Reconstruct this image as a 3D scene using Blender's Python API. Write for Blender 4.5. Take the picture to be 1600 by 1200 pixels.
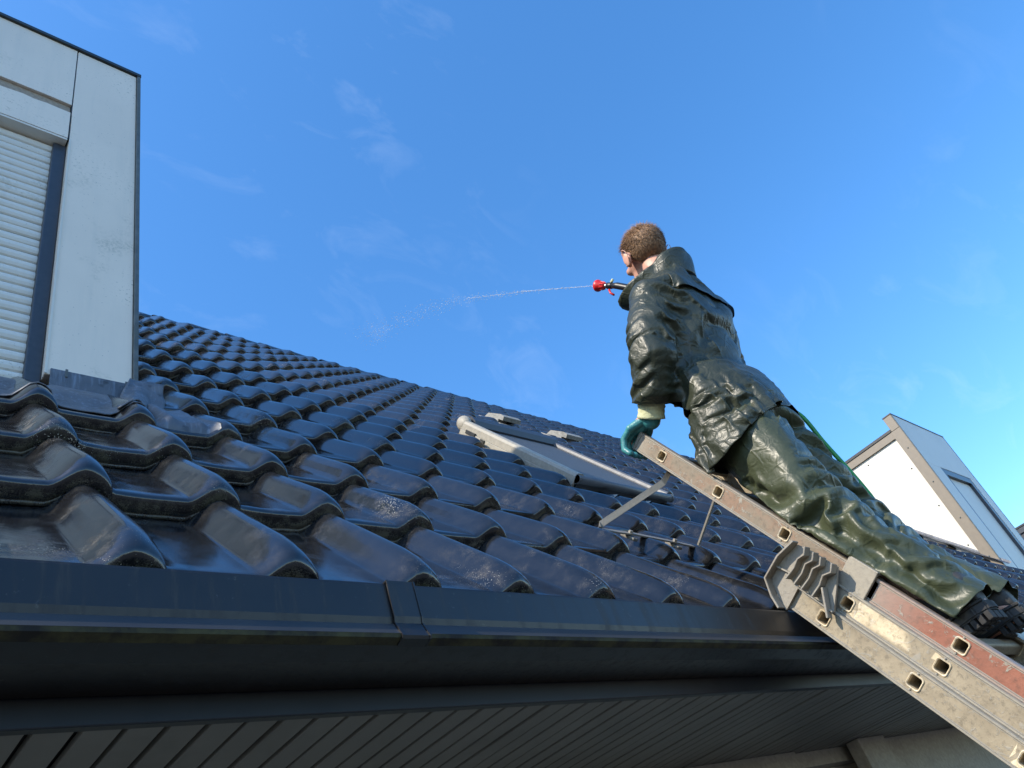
import bpy, bmesh, math, random
import numpy as np
from mathutils import Vector, Matrix, noise
for o in list(bpy.data.objects): bpy.data.objects.remove(o)
random.seed(7); RNG=np.random.RandomState(7)
S=bpy.context.scene; C=S.collection
R_=math.radians
# ------------------------------------------------------------------ camera
CAMP=Vector((0,0,1.62))
Xc=Vector((0.74319,-0.21826,-0.62182)).normalized()      # world axes seen from the camera
VZ=(227.8164,-889.9176); VX=(2242.3401,1023.5417)
FPX=math.sqrt(-((VX[0]-800)*(VZ[0]-800)+(VX[1]-600)*(VZ[1]-600)))
Xc=Vector((VX[0]-800,600-VX[1],-FPX)).normalized()
Zc=Vector((VZ[0]-800,600-VZ[1],-FPX)).normalized()
Yc=Zc.cross(Xc)
RW=Matrix((Xc,Yc,Zc))                                     # world = RW @ cam
cam=bpy.data.cameras.new('camera'); camo=bpy.data.objects.new('camera',cam); C.objects.link(camo)
camo.matrix_world=Matrix.Translation(CAMP)@RW.to_4x4()
cam.sensor_width=36; cam.lens=FPX/1600*36; cam.clip_start=.02; cam.clip_end=3000
S.camera=camo
# ------------------------------------------------------------------ light
SUN_E=R_(42); SUN_A=R_(6)          # sun stands off to the -X side, slightly behind the roof
SD=Vector((-math.cos(SUN_E)*math.cos(SUN_A), math.cos(SUN_E)*math.sin(SUN_A), math.sin(SUN_E)))
sun=bpy.data.lights.new('sun','SUN'); sun.energy=5.0; sun.angle=R_(.55); sun.color=(1,.90,.74)
suno=bpy.data.objects.new('sun',sun); C.objects.link(suno); suno.rotation_euler=SD.to_track_quat('Z','Y').to_euler()
suno.location=(-6,3,9)
W_=bpy.data.worlds.new('World'); S.world=W_; W_.use_nodes=True
CLOUD_OFF=(15,2,8); MASK_OFF=(6,3,12)
def world():
    nt=W_.node_tree; N=nt.nodes; Lk=nt.links; N.clear()
    out=N.new('ShaderNodeOutputWorld'); bg=N.new('ShaderNodeBackground'); bg.inputs[1].default_value=.15
    sky=N.new('ShaderNodeTexSky'); sky.sky_type='NISHITA'; sky.sun_disc=False
    sky.sun_elevation=SUN_E; sky.sun_rotation=math.atan2(SD.x,SD.y); sky.altitude=50; sky.air_density=1.0; sky.dust_density=.45; sky.ozone_density=3.0
    tc=N.new('ShaderNodeTexCoord')
    # thin cirrus wisps, the same all round the sky
    mp=N.new('ShaderNodeMapping'); mp.inputs['Rotation'].default_value=(.35,.5,.6); mp.inputs['Location'].default_value=CLOUD_OFF; mp.inputs['Scale'].default_value=(5.5,12,8.5)
    n1=N.new('ShaderNodeTexNoise'); n1.inputs['Scale'].default_value=1.5; n1.inputs['Detail'].default_value=7; n1.inputs['Roughness'].default_value=.62; n1.inputs['Distortion'].default_value=.7
    n2=N.new('ShaderNodeTexNoise'); n2.inputs['Scale'].default_value=1.9; n2.inputs['Detail'].default_value=2
    r1=N.new('ShaderNodeValToRGB'); r1.color_ramp.elements[0].position=.54; r1.color_ramp.elements[1].position=.90
    r2=N.new('ShaderNodeValToRGB'); r2.color_ramp.elements[0].position=.50; r2.color_ramp.elements[1].position=.74
    mu=N.new('ShaderNodeMath'); mu.operation='MULTIPLY'; m2=N.new('ShaderNodeMath'); m2.operation='MULTIPLY'; m2.inputs[1].default_value=.14
    mx=N.new('ShaderNodeMix'); mx.data_type='RGBA'; mx.inputs['B'].default_value=(7.5,8.3,9.2,1)
    hs=N.new('ShaderNodeHueSaturation'); hs.inputs['Saturation'].default_value=1.25; hs.inputs['Value'].default_value=2.0
    Lk.new(tc.outputs['Generated'],mp.inputs[0]); Lk.new(mp.outputs[0],n1.inputs['Vector']); mp2=N.new('ShaderNodeMapping'); mp2.inputs['Location'].default_value=MASK_OFF; Lk.new(tc.outputs['Generated'],mp2.inputs[0]); Lk.new(mp2.outputs[0],n2.inputs['Vector'])
    Lk.new(n1.outputs[0],r1.inputs[0]); Lk.new(n2.outputs[0],r2.inputs[0]); Lk.new(r1.outputs[0],mu.inputs[0]); Lk.new(r2.outputs[0],mu.inputs[1]); Lk.new(mu.outputs[0],m2.inputs[0])
    Lk.new(sky.outputs[0],hs.inputs['Color']); Lk.new(hs.outputs[0],mx.inputs['A']); Lk.new(m2.outputs[0],mx.inputs['Factor']); Lk.new(mx.outputs['Result'],bg.inputs[0]); Lk.new(bg.outputs[0],out.inputs[0])
world()
S.view_settings.view_transform='Standard'; S.view_settings.look='None'; S.view_settings.gamma=1; S.view_settings.exposure=0.25
S.view_settings.use_curve_mapping=False
S.render.engine='CYCLES'
S.cycles.max_bounces=6; S.cycles.diffuse_bounces=3; S.cycles.glossy_bounces=3; S.cycles.transmission_bounces=4
# ------------------------------------------------------------------ helpers
def obj(name,me,m=None,parent=None,smooth=False,**kw):
    if isinstance(me,bmesh.types.BMesh):
        bm=me; me=bpy.data.meshes.new(name); bm.to_mesh(me); bm.free()
    if m is not None and not me.materials: me.materials.append(m)
    o=bpy.data.objects.new(name,me); C.objects.link(o)
    if parent: o.parent=parent
    if smooth: me.polygons.foreach_set('use_smooth',[True]*len(me.polygons))
    for k,v in kw.items(): o[k]=v
    return o
def empty(name,loc=(0,0,0),**kw):
    o=bpy.data.objects.new(name,None); C.objects.link(o); o.empty_display_size=.1
    for k,v in kw.items(): o[k]=v
    return o
def mesh(name,vs,fs):
    me=bpy.data.meshes.new(name); me.from_pydata([tuple(v) for v in vs],[],fs); me.update(); return me
def box(bm,lo,hi,M=None,bev=0):
    lo=Vector(lo);hi=Vector(hi)
    r=bmesh.ops.create_cube(bm,size=1,matrix=Matrix.Translation((lo+hi)/2)@Matrix.Diagonal((*(hi-lo),1)))
    vs=r['verts']
    if bev:
        es=list({e for v in vs for e in v.link_edges})
        b=bmesh.ops.bevel(bm,geom=es,offset=bev,segments=2,affect='EDGES',profile=.5); vs=b['verts'] if b['verts'] else vs
        vs=list({v for f in b['faces'] for v in f.verts}|{v for v in vs if v.is_valid})
    if M is not None: bmesh.ops.transform(bm,matrix=M,verts=vs)
    return vs
def bx(name,lo,hi,m,parent=None,bev=0.002,M=None,**kw):
    bm=bmesh.new(); box(bm,lo,hi,None,bev)
    if M is not None: bm.transform(M)
    return obj(name,bm,m,parent,**kw)
def prism(bm,pts,d0,d1,ax=0):
    """extrude a closed 2D outline (other two axes) from d0 to d1 along axis ax"""
    def P(p,d):
        v=[p[0],p[1]]; v.insert(ax,d); return Vector(v)
    a=[bm.verts.new(P(p,d0)) for p in pts]; b=[bm.verts.new(P(p,d1)) for p in pts]; n=len(pts)
    fs=[bm.faces.new((a[i],a[(i+1)%n],b[(i+1)%n],b[i])) for i in range(n)]
    fs+=[bm.faces.new(list(reversed(a))),bm.faces.new(b)]
    bmesh.ops.recalc_face_normals(bm,faces=fs); return a+b
def tube(bm,pts,rad,seg=8,cap=True):
    pts=[Vector(p) for p in pts]; n=len(pts); rs=rad if hasattr(rad,'__len__') else [rad]*n
    rings=[];up=None
    for i,p in enumerate(pts):
        t=(pts[min(i+1,n-1)]-pts[max(i-1,0)]).normalized()
        if up is None: up=t.orthogonal().normalized()
        up=(up-t*up.dot(t)).normalized(); sd=t.cross(up)
        rings.append([bm.verts.new(p+(up*math.cos(a)+sd*math.sin(a))*rs[i]) for a in [2*math.pi*k/seg for k in range(seg)]])
    for a,b in zip(rings,rings[1:]):
        for k in range(seg): bm.faces.new((a[k],a[(k+1)%seg],b[(k+1)%seg],b[k]))
    if cap: bm.faces.new(list(reversed(rings[0]))); bm.faces.new(rings[-1])
# ------------------------------------------------------------------ materials
class NB:
    def __init__(s,name):
        s.m=bpy.data.materials.new(name); s.m.use_nodes=True; s.nt=s.m.node_tree; s.n=s.nt.nodes; s.l=s.nt.links
        s.b=s.n['Principled BSDF']; s.geo=None
    def new(s,t,**kw):
        x=s.n.new(t)
        for k,v in kw.items(): setattr(x,k,v)
        return x
    def link(s,a,b): s.l.new(a,b); return s
    def pos(s,obj_space=False):
        if obj_space: return s.new('ShaderNodeTexCoord').outputs['Object']
        if s.geo is None: s.geo=s.new('ShaderNodeNewGeometry')
        return s.geo.outputs['Position']
    def noise(s,scale,detail=4,rough=.55,vec=None,stretch=None,dist=0):
        x=s.new('ShaderNodeTexNoise'); x.inputs['Scale'].default_value=scale; x.inputs['Detail'].default_value=detail; x.inputs['Roughness'].default_value=rough; x.inputs['Distortion'].default_value=dist
        v=vec or s.pos()
        if stretch:
            mp=s.new('ShaderNodeMapping'); mp.inputs['Scale'].default_value=stretch; s.l.new(v,mp.inputs[0]); v=mp.outputs[0]
        s.l.new(v,x.inputs['Vector']); return x.outputs[0]
    def voro(s,scale,vec=None,feature='F1',rand=1):
        x=s.new('ShaderNodeTexVoronoi',feature=feature); x.inputs['Scale'].default_value=scale; x.inputs['Randomness'].default_value=rand
        s.l.new(vec or s.pos(),x.inputs['Vector']); return x
    def ramp(s,v,p0,p1,c0=(0,0,0,1),c1=(1,1,1,1),ease=False):
        x=s.new('ShaderNodeValToRGB'); e=x.color_ramp.elements; e[0].position=p0; e[1].position=p1; e[0].color=c0; e[1].color=c1
        if ease: x.color_ramp.interpolation='EASE'
        s.l.new(v,x.inputs[0]); return x.outputs[0]
    def math(s,op,a,b=None,clamp=False):
        x=s.new('ShaderNodeMath',operation=op,use_clamp=clamp)
        for i,v in enumerate((a,b)):
            if v is None: continue
            if isinstance(v,(int,float)): x.inputs[i].default_value=v
            else: s.l.new(v,x.inputs[i])
        return x.outputs[0]
    def mix(s,f,a,b):
        x=s.new('ShaderNodeMix',data_type='RGBA')
        for k,v in (('Factor',f),('A',a),('B',b)):
            if isinstance(v,(int,float)): x.inputs[k].default_value=v
            elif isinstance(v,tuple): x.inputs[k].default_value=v if len(v)==4 else (*v,1)
            else: s.l.new(v,x.inputs[k])
        return x.outputs['Result']
    def set(s,col=None,rough=None,metal=None,**kw):
        for k,v in (('Base Color',col),('Roughness',rough),('Metallic',metal),*kw.items()):
            if v is None: continue
            if isinstance(v,(int,float)): s.b.inputs[k].default_value=v
            elif isinstance(v,tuple): s.b.inputs[k].default_value=v if len(v)==4 else (*v,1)
            else: s.l.new(v,s.b.inputs[k])
        return s
    def bump(s,h,dist=.002,strength=1,nrm=None):
        x=s.new('ShaderNodeBump'); x.inputs['Distance'].default_value=dist; x.inputs['Strength'].default_value=strength
        s.l.new(h,x.inputs['Height'])
        if nrm is not None: s.l.new(nrm,x.inputs['Normal'])
        s.l.new(x.outputs[0],s.b.inputs['Normal']); return x.outputs[0]
def simple(name,col,rough=.5,metal=0,var=.25,sc=30,bump=.0005,dirt=None):
    b=NB(name); n=b.noise(sc,5,.6); d=tuple(c*(1-var) for c in col); l=tuple(min(1,c*(1+var*.6)) for c in col)
    c=b.mix(b.ramp(n,.3,.7),d,l)
    if dirt: c=b.mix(b.math('MULTIPLY',b.ramp(b.noise(sc*.22,6,.7),.5,.72),.7),c,dirt)
    b.set(c,b.math('ADD',b.math('MULTIPLY',n,.25),rough-.12),metal)
    if bump: b.bump(n,bump)
    return b.m
def m_tile():
    b=NB('glazed_tile')
    mid=b.noise(26,4,.65); fine=b.noise(380,2,.75); soft=b.noise(5,2)
    lip=b.new('ShaderNodeAttribute',attribute_name='lip').outputs['Fac']
    rnd=b.new('ShaderNodeObjectInfo').outputs['Random']
    base=b.mix(b.ramp(mid,.3,.7),(.008,.0085,.010),(.016,.017,.019))
    base=b.mix(b.math('MULTIPLY',rnd,.35),base,(.019,.019,.021))
    # dried film with pale grains, only in places
    film=b.math('MULTIPLY',b.ramp(mid,.46,.74),b.ramp(soft,.46,.70))
    base=b.mix(b.math('MULTIPLY',film,b.ramp(fine,.40,.70)),base,(.15,.125,.086))
    # crust along the lower half of the front edge
    edge=b.math('MULTIPLY',b.ramp(lip,.62,1.0),b.ramp(b.math('ADD',mid,b.math('MULTIPLY',fine,.6)),.74,.92))
    base=b.mix(b.math('MULTIPLY',edge,.85),base,b.mix(b.ramp(soft,.42,.6),(.13,.112,.080),(.055,.058,.028)))
    v=b.voro(230); spl=b.math('LESS_THAN',v.outputs['Distance'],b.math('MULTIPLY',b.ramp(b.math('ADD',soft,b.math('MULTIPLY',lip,.09)),.56,.80),.25))
    base=b.mix(spl,base,(.48,.45,.38))
    rough=b.math('ADD',.09,b.math('ADD',b.math('MULTIPLY',b.ramp(mid,.35,.75),.11),b.math('MULTIPLY',b.math('ADD',b.math('ADD',film,edge),spl,True),.26)))
    b.set(base,rough,0,**{'IOR':1.62})
    b.bump(b.math('ADD',b.math('MULTIPLY',fine,b.math('ADD',.10,b.math('ADD',edge,film))),b.math('MULTIPLY',mid,.10)),.0018,.40)
    return b.m
M={}
M['tile']=m_tile()
def m_gutter():
    b=NB('dark_gutter_plastic'); n=b.noise(7,4); dr=b.noise(5,5,.7,stretch=(9,9,1.1)); f=b.noise(90,3,.7)
    c=b.mix(b.ramp(n,.3,.7),(.0085,.0075,.0075),(.016,.014,.0135))
    c=b.mix(b.math('MULTIPLY',b.ramp(dr,.57,.70),.5),c,(.045,.042,.036)); c=b.mix(b.math('MULTIPLY',b.ramp(f,.66,.74),.45),c,(.10,.095,.085))
    b.set(c,b.math('ADD',.30,b.math('ADD',b.math('MULTIPLY',n,.12),b.math('MULTIPLY',b.ramp(dr,.5,.7),.2)))); b.bump(b.noise(3.5,2),.003,.25); return b.m
M['plastic_flat']=simple('dark_gutter_plastic',(.012,.0105,.010),.42,0,.3,9,.0004,(.028,.026,.020))
M['band']=simple('lit_gutter_plastic',(.030,.030,.032),.45,0,.2,9,.0003,(.045,.045,.038))  # paler grey stands in for light reflected by the gutter's lower bevel
M['plastic']=m_gutter()
def m_mossline():
    b=NB('moss_stained_edge'); n=b.noise(16,5,.7); b.set(b.mix(b.ramp(n,.40,.62),(.012,.011,.010),(.060,.058,.024)),.85); b.bump(n,.002,.6); return b.m
M['mossline']=m_mossline()
M['fascia']=simple('navy_fascia_paint',(.006,.008,.014),.42,0,.2,14,.0004)
M['soffit']=simple('soffit_board_paint',(.20,.19,.165),.55,0,.15,6,.0003,(.10,.095,.08))
M['wall']=simple('rough_render',(.40,.36,.29),.9,0,.2,60,.002,(.28,.25,.20))
M['lead']=None
def m_lead():
    b=NB('weathered_lead'); n=b.noise(9,6,.65); st=b.noise(14,4,.6,stretch=(6,6,.7)); f=b.noise(120,3)
    c=b.mix(b.ramp(n,.3,.7),(.085,.090,.100),(.16,.165,.18)); c=b.mix(b.math('MULTIPLY',b.ramp(st,.52,.7),.55),c,(.26,.29,.34)); c=b.mix(b.ramp(b.noise(26,5),.6,.75),c,(.035,.036,.038))
    b.set(c,b.math('ADD',.36,b.math('MULTIPLY',n,.3)),.35); b.bump(b.math('ADD',b.noise(18,3),b.math('MULTIPLY',f,.2)),.006,.7); return b.m
M['lead']=m_lead()
def m_panel(name,col,grime):
    b=NB(name); n=b.noise(2.2,6,.6); st=b.noise(5,6,.65,stretch=(3.2,3.2,.28)); f=b.noise(85,4,.65)
    c=b.mix(b.ramp(n,.35,.7),tuple(x*.92 for x in col),col)
    c=b.mix(b.math('MULTIPLY',b.ramp(st,.5,.75),grime*.3),c,(.52,.50,.43))
    c=b.mix(b.math('MULTIPLY',b.math('MULTIPLY',b.ramp(f,.58,.72),b.ramp(n,.46,.60)),grime*1.2),c,(.25,.24,.17))
    c=b.mix(b.math('MULTIPLY',b.math('MULTIPLY',b.ramp(b.noise(2.6,5,.7),.60,.70),b.ramp(f,.42,.60)),grime*.5),c,(.30,.30,.22))
    v=b.voro(46); c=b.mix(b.math('MULTIPLY',b.math('LESS_THAN',v.outputs['Distance'],.07),grime*.8),c,(.28,.27,.24))
    b.set(c,b.math('ADD',.38,b.math('MULTIPLY',f,.25))); b.bump(b.math('ADD',b.math('MULTIPLY',f,.15),n),.002,.3); return b.m
M['panel']=m_panel('dirty_white_cladding',(.84,.73,.60),.9)
M['panel_new']=m_panel('clean_white_cladding',(.70,.66,.57),.14)
M['slat']=m_panel('dirty_shutter_slat',(.74,.70,.62),.95)
M['chip']=simple('bare_panel_core',(.36,.29,.22),.85,0,.3,70,.002)
M['frame']=simple('anthracite_frame',(.045,.050,.060),.38,0,.2,40,.0002)
M['trim']=simple('black_edge_trim',(.016,.018,.018),.4,0,.3,40,.0003,(.045,.05,.03))
M['taupe']=simple('taupe_edge_trim',(.21,.175,.13),.5,0,.12,18,.0003)
M['greytrim']=simple('grey_edge_trim',(.11,.12,.115),.5,0,.3,30,.0004,(.06,.065,.04))
M['slate']=simple('dark_slate_cladding',(.045,.045,.05),.6,0,.3,24,.001)
M['under']=simple('roof_underlay',(.01,.01,.01),.9,0,.2,20,0)
M['cream']=simple('cream_window_cladding',(.36,.33,.27),.55,0,.18,60,.0006,(.27,.26,.22))
M['gscreen']=simple('grey_shutter_metal',(.115,.12,.13),.5,.2,.12,50,.0003)
M['ground']=simple('paving',(.075,.07,.065),.9,0,.25,3,.002)
M['vent']=simple('weathered_vent',(.30,.29,.26),.75,0,.3,50,.002,(.09,.09,.07))
# ------------------------------------------------------------------ roof frame of reference
KS=1.19; TW=.205*KS; TL=.2953*KS; PITCH=R_(51.266)
OX,OY,OZ=.3782,1.3028,2.5119
cP,sP=math.cos(PITCH),math.sin(PITCH)
def RP(x,s,h): return Vector((x,OY+s*cP-h*sP,OZ+s*sP+h*cP))
ROOFM=Matrix(((1,0,0,0),(0,cP,-sP,OY),(0,sP,cP,OZ),(0,0,0,1)))     # local (x, s, h) -> world
XA,XB=-2.6,19.4; RIDGE_S=6.15
SOFFIT_Z=2.050; WALL_Y=1.714; LIP_Y=.952; LIP_Z=2.197; FASC_Y=1.092
ground=obj('ground',mesh('ground',[(-1500,-1500,0),(1500,-1500,0),(1500,1500,0),(-1500,1500,0)],[(0,1,2,3)]),M['ground'],kind='structure')
house=empty('house',label='low house under a steep roof of glossy black pantiles',category='house')
# roof deck, both slopes, gables below
bm=bmesh.new()
rt=RP(0,RIDGE_S,-.05); back=2*rt.y-RP(0,-.35,-.05).y
lo=RP(0,-.33,-.05)
prism(bm,[(lo.y,lo.z),(rt.y,rt.z),(back,lo.z),(back,lo.z-.1),(rt.y,rt.z-.14),(lo.y+.03,lo.z-.06)],XA,XB,0)
roof=obj('roof',bm,M['under'],house)
# ------------------------------------------------------------------ roof tiles
def tprof(u):
    H=.052
    if u<.57: return .0025*((u-.27)/.27)**2 + (.006*(1-u/.05) if u<.05 else 0)
    if u<.80:
        t=(u-.57)/.23; return .0018+H*(t*t*(3-2*t))
    t=min((u-.80)/.222,1.0); return .0018+H*(max(0,1-t**2.1))**.62
def tile_mesh(seed=0,hi=True):
    r=random.Random(seed)
    us=[0,.02,.05,.12,.22,.34,.44,.56,.59,.62,.66,.70,.75,.80,.84,.86,.90,.94,.97,.99,1.0,1.018] if hi else [0,.05,.25,.48,.58,.68,.78,.88,.95,1.0,1.018]
    # (v along slope, drop below the surface, lip weight)
    vs=[(.004,.047,1),(-.0015,.045,1),(-.002,.0385,1),(.0015,.0372,1),(-.001,.0352,1),(-.0008,.026,1),(-.0002,.0135,.75),(.0018,.0075,.62),(.006,.0032,.5),(.013,.0009,.4),(.022,0,.3),(.045,0,.15),(.08,0,0),(.2,0,0),(TL+.05,0,0)] if hi else [(.004,.047,1),(-.001,.040,1),(-.0002,.018,.7),(.006,.005,.5),(.022,0,.3),(.06,0,0),(TL+.04,0,0)]
    nz=[r.uniform(-1,1) for _ in range(8)]
    V=[];F=[];Wt=[]
    for (v,d,w) in vs:
        for u in us:
            p=tprof(u); arch=min(1,p/.05)
            z=.047*(1-v/TL)+p-d
            if v<.085: z-=arch*.018*(1-v/.085)**2.2
            if d>.016: z+=.0012*math.sin(40*u+nz[0]*6)*r.random()
            z+=.0006*math.sin(9*u+nz[1]*5+v*11)
            V.append((u*TW,v,z)); Wt.append(w*(.55+.45*arch) if v>.002 else w)
    n=len(us)
    for j in range(len(vs)-1):
        for i in range(n-1): F.append((j*n+i,j*n+i+1,(j+1)*n+i+1,(j+1)*n+i))
    # right edge turned down, and the side closed
    b0=len(V)
    for j,(v,d,w) in enumerate(vs):
        x,y,z=V[j*n+n-1]; V.append((x-.001,y,z-.012)); Wt.append(w)
    for j in range(len(vs)-1): F.append((j*n+n-1,b0+j,b0+j+1,(j+1)*n+n-1))
    return V,F,Wt
TM=[]
for k in range(5):
    V,F,Wt=tile_mesh(k); me=mesh('roof_tile',V,F); at=me.attributes.new('lip','FLOAT','POINT'); at.data.foreach_set('value',Wt)
    me.materials.append(M['tile']); me.polygons.foreach_set('use_smooth',[True]*len(me.polygons)); TM.append(me)
DORM=[(-1.9,.667,2.0,5.51),(9.10,10.62,2.057,5.50),(15.75,17.3,2.057,5.50)]     # x0,x1,front y,top z
WIN=(2.59,3.31,1.03,2.10)
def tile_ok(x0,s):
    xm=x0+TW/2; p=RP(xm,s+TL*.55,0)
    for a,b,y,z in DORM:
        if a-.06<xm<b+.02 and p.y>y-.02 and p.z<z-.05: return False
    if WIN[0]-.04<xm<WIN[1]+.02 and WIN[2]+.05<s+TL*.5<WIN[3]+.03: return False
    return True
NC=18
cells=[]
i0=int((XA-OX)/TW); i1=int((XB-OX)/TW)
RWt=RW.transposed()
def px(P):
    q=RWt@(Vector(P)-CAMP)
    if q.z>-.05: return None
    return 800+FPX*q.x/-q.z, 600-FPX*q.y/-q.z, -q.z
for c in range(NC):
    for i in range(i0,i1):
        x0=OX+(i-1)*TW; s=(c-1)*TL
        if not tile_ok(x0,s): continue
        p=px(RP(x0+TW/2,s+TL/2,.03)); vis=p is not None and -140<p[0]<1660 and p[1]<1060
        if p is not None and vis and p[0]<215 and p[1]<600: vis=False
        cells.append(((0 if vis else 1e3)+(p[2] if p else 500),c,i,x0,s))
cells.sort()
farV=[];farF=[];farW=[]; lowV,lowF,lowW=tile_mesh(3,False); midV,midF,midW=tile_mesh(4,True)
for k,(d,c,i,x0,s) in enumerate(cells):
    j=random.Random(c*1000+i)
    if c==0: s-=.05
    dx,ds,dh,rz,rx=j.gauss(0,.0016),j.gauss(0,.003),j.gauss(0,.0016),j.gauss(0,.004),j.gauss(0,.004)
    Ml=ROOFM@Matrix.Translation((x0+dx,s+ds,dh))@Matrix.Rotation(rz,4,'Z')@Matrix.Rotation(rx,4,'X')@Matrix.Diagonal((1,1.2 if c==0 else 1,1,1))
    if k<298:
        o=obj('roof_tile',TM[j.randrange(5)],None,roof); o.matrix_world=Ml
    else:
        Vv,Ff,Ww=(midV,midF,midW) if (d<7.5) else (lowV,lowF,lowW)
        b0=len(farV); farV+= [tuple(Ml@Vector(v)) for v in Vv]; farF+=[tuple(b0+q for q in f) for f in Ff]; farW+=Ww
me=mesh('roof_tiles',farV,farF); at=me.attributes.new('lip','FLOAT','POINT'); at.data.foreach_set('value',farW)
obj('distant_roof_tiles',me,M['tile'],roof,True,kind='stuff')
# ridge caps
bm=bmesh.new(); n=9
for k in range(n+1):
    pass
bm.free()
def ridge_mesh(seed):
    r=random.Random(seed); V=[];F=[]
    for a,(x,rr) in enumerate([(0,.125),(.012,.132),(.05,.128),(.36,.112)]):
        for k in range(9):
            t=math.pi*(k/8)*1.1-.05*math.pi; V.append((x,-math.cos(t)*rr,math.sin(t)*rr*.85+r.gauss(0,.002)))
    for a in range(3):
        for k in range(8): F.append((a*9+k,a*9+k+1,a*9+9+k+1,a*9+9+k))
    me=mesh('ridge_tile',V,F); at=me.attributes.new('lip','FLOAT','POINT'); at.data.foreach_set('value',[.8]*9+[.7]*9+[.35]*18); me.materials.append(M['tile']); me.polygons.foreach_set('use_smooth',[True]*len(me.polygons)); return me
RM=[ridge_mesh(k) for k in range(3)]
rz_=RP(0,RIDGE_S,0); RDROP=.085
x=XA; k=0
while x<XB-.3:
    o=obj('ridge_tile',RM[k%3],None,roof); o.location=(x,rz_.y,rz_.z-RDROP+random.gauss(0,.004)); o.rotation_euler=(random.gauss(0,.02),random.gauss(0,.008),random.gauss(0,.01)); x+=.34; k+=1
# moss clumps along the ridge and lower tile edges
def clump_mesh(pts,sz):
    V=[];F=[]
    for p,q in pts:
        for _ in range(7):
            c=Vector(p)+Vector((random.gauss(0,q),random.gauss(0,q),random.gauss(0,q*.5))); r_=q*random.uniform(.35,.8); b0=len(V)
            for a in range(5): V.append(c+Vector((math.cos(a*1.257)*r_,math.sin(a*1.257)*r_,random.uniform(-.3,.2)*r_)))
            V.append(c+Vector((0,0,r_*.8))); V.append(c-Vector((0,0,r_*.5)))
            for a in range(5): F+= [(b0+a,b0+(a+1)%5,b0+5),(b0+(a+1)%5,b0+a,b0+6)]
    return mesh('moss',V,F)
M['moss']=simple('moss',(.045,.050,.022),.95,0,.5,90,.003,(.07,.06,.035))
mp=[]
for k in range(0):
    xx=random.uniform(-1,9); mp.append((Vector((xx,rz_.y-.11+random.gauss(0,.03),rz_.z-.03+random.gauss(0,.012))),random.uniform(.006,.012)))
for k in range(150):
    d,c,i,x0,s=cells[random.randrange(260)]; u=random.choice([random.uniform(.0,.06),random.uniform(.1,.45),random.uniform(.9,1.0)])
    mp.append((RP(x0+u*TW,s-.006,.003+tprof(u)*.92),random.uniform(.0018,.0042)))
obj('moss',clump_mesh(mp,0),M['moss'],roof,kind='stuff')
# ------------------------------------------------------------------ eaves: gutter, fascia, soffit, wall
def gutter_outline(o=0):
    y,z=LIP_Y-o,LIP_Z
    pts=[(y,z-.004),(y-.002-o*.3,z-.060),(y-.0,z-.071),(y-.013,z-.094),(y-.011,z-.099),(y+.006,z-.104-o),(y+.045,z-.112-o),(FASC_Y-.004,z-.114-o)]
    return pts
def strip(pts,x0,x1,th,nx=1):
    """thin folded sheet following pts (y,z), extruded along x, closed outline"""
    n=len(pts); inn=[]
    for k,p in enumerate(pts):
        a=pts[max(k-1,0)]; b=pts[min(k+1,n-1)]; t=Vector((b[0]-a[0],b[1]-a[1])).normalized(); inn.append((p[0]-t.y*th,p[1]+t.x*th))
    bm=bmesh.new(); prism(bm,pts+inn[::-1],x0,x1,0); return bm
go=gutter_outline(); go=[(LIP_Y+.010,LIP_Z-.012),(LIP_Y+.010,LIP_Z-.001),(LIP_Y+.006,LIP_Z),(LIP_Y+.001,LIP_Z)]+go+[(FASC_Y-.004,LIP_Z-.03)]
bm=bmesh.new(); X0=XA
gut=empty('gutter'); gut.parent=house
segx=[XA,.733,4.733,8.733,12.733,XB]
for a,b in zip(segx,segx[1:]):
    g=obj('gutter_length',strip(go,a+.00005,b-.00005,.003),M['plastic'],gut)
    z=LIP_Z; obj('lit_band',strip([(LIP_Y-.001,z-.0715),(LIP_Y-.0145,z-.0935)],a+.002,b-.002,.0006),M['band'],gut)  # thin strip over the bevel, its reflected light painted in as paler colour
    obj('mossy_edge',strip([(LIP_Y-.0142,z-.0936),(LIP_Y-.0122,z-.0995),(LIP_Y+.004,z-.1048)],a+.002,b-.002,.0006),M['mossline'],gut)
gj=[(p[0]-.0035 if p[0]<LIP_Y+.02 else p[0], p[1]-(.0035 if p[1]<LIP_Z-.09 else 0)) for p in gutter_outline()]
gj=[(LIP_Y+.008,LIP_Z+.004),(LIP_Y-.003,LIP_Z+.004)]+gj[:-2]
for xx in segx[1:-1]:
    jn=obj('gutter_joint',strip(gj,xx-.026,xx+.026,.0025),M['plastic'],gut)
    for sgn in (-1,1):
        obj('joint_bead',strip([(p[0]-.0015 if p[0]<LIP_Y+.02 else p[0],p[1]) for p in gj],xx+sgn*.0262-.0016,xx+sgn*.0262+.0016,.003),M['plastic'],jn)
FB=SOFFIT_Z-.004
bx('fascia',(XA,FASC_Y,FB),(XB,FASC_Y+.018,LIP_Z+.05),M['fascia'],house)
sof=empty('soffit'); sof.parent=house
obj('soffit_backing',mesh('soffit_backing',[(XA,FASC_Y+.018,SOFFIT_Z+.016),(XB,FASC_Y+.018,SOFFIT_Z+.016),(XB,WALL_Y+.1,SOFFIT_Z+.016),(XA,WALL_Y+.1,SOFFIT_Z+.016)],[(0,3,2,1)]),M['under'],sof)
PB=.0565
bm=bmesh.new(); box(bm,(0,FASC_Y+.018,SOFFIT_Z),(PB-.009,WALL_Y+.06,SOFFIT_Z+.012),None,.002); sbm=bpy.data.meshes.new('soffit_board'); bm.to_mesh(sbm); bm.free(); sbm.materials.append(M['soffit'])
xs=-1.0
nb=0
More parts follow.
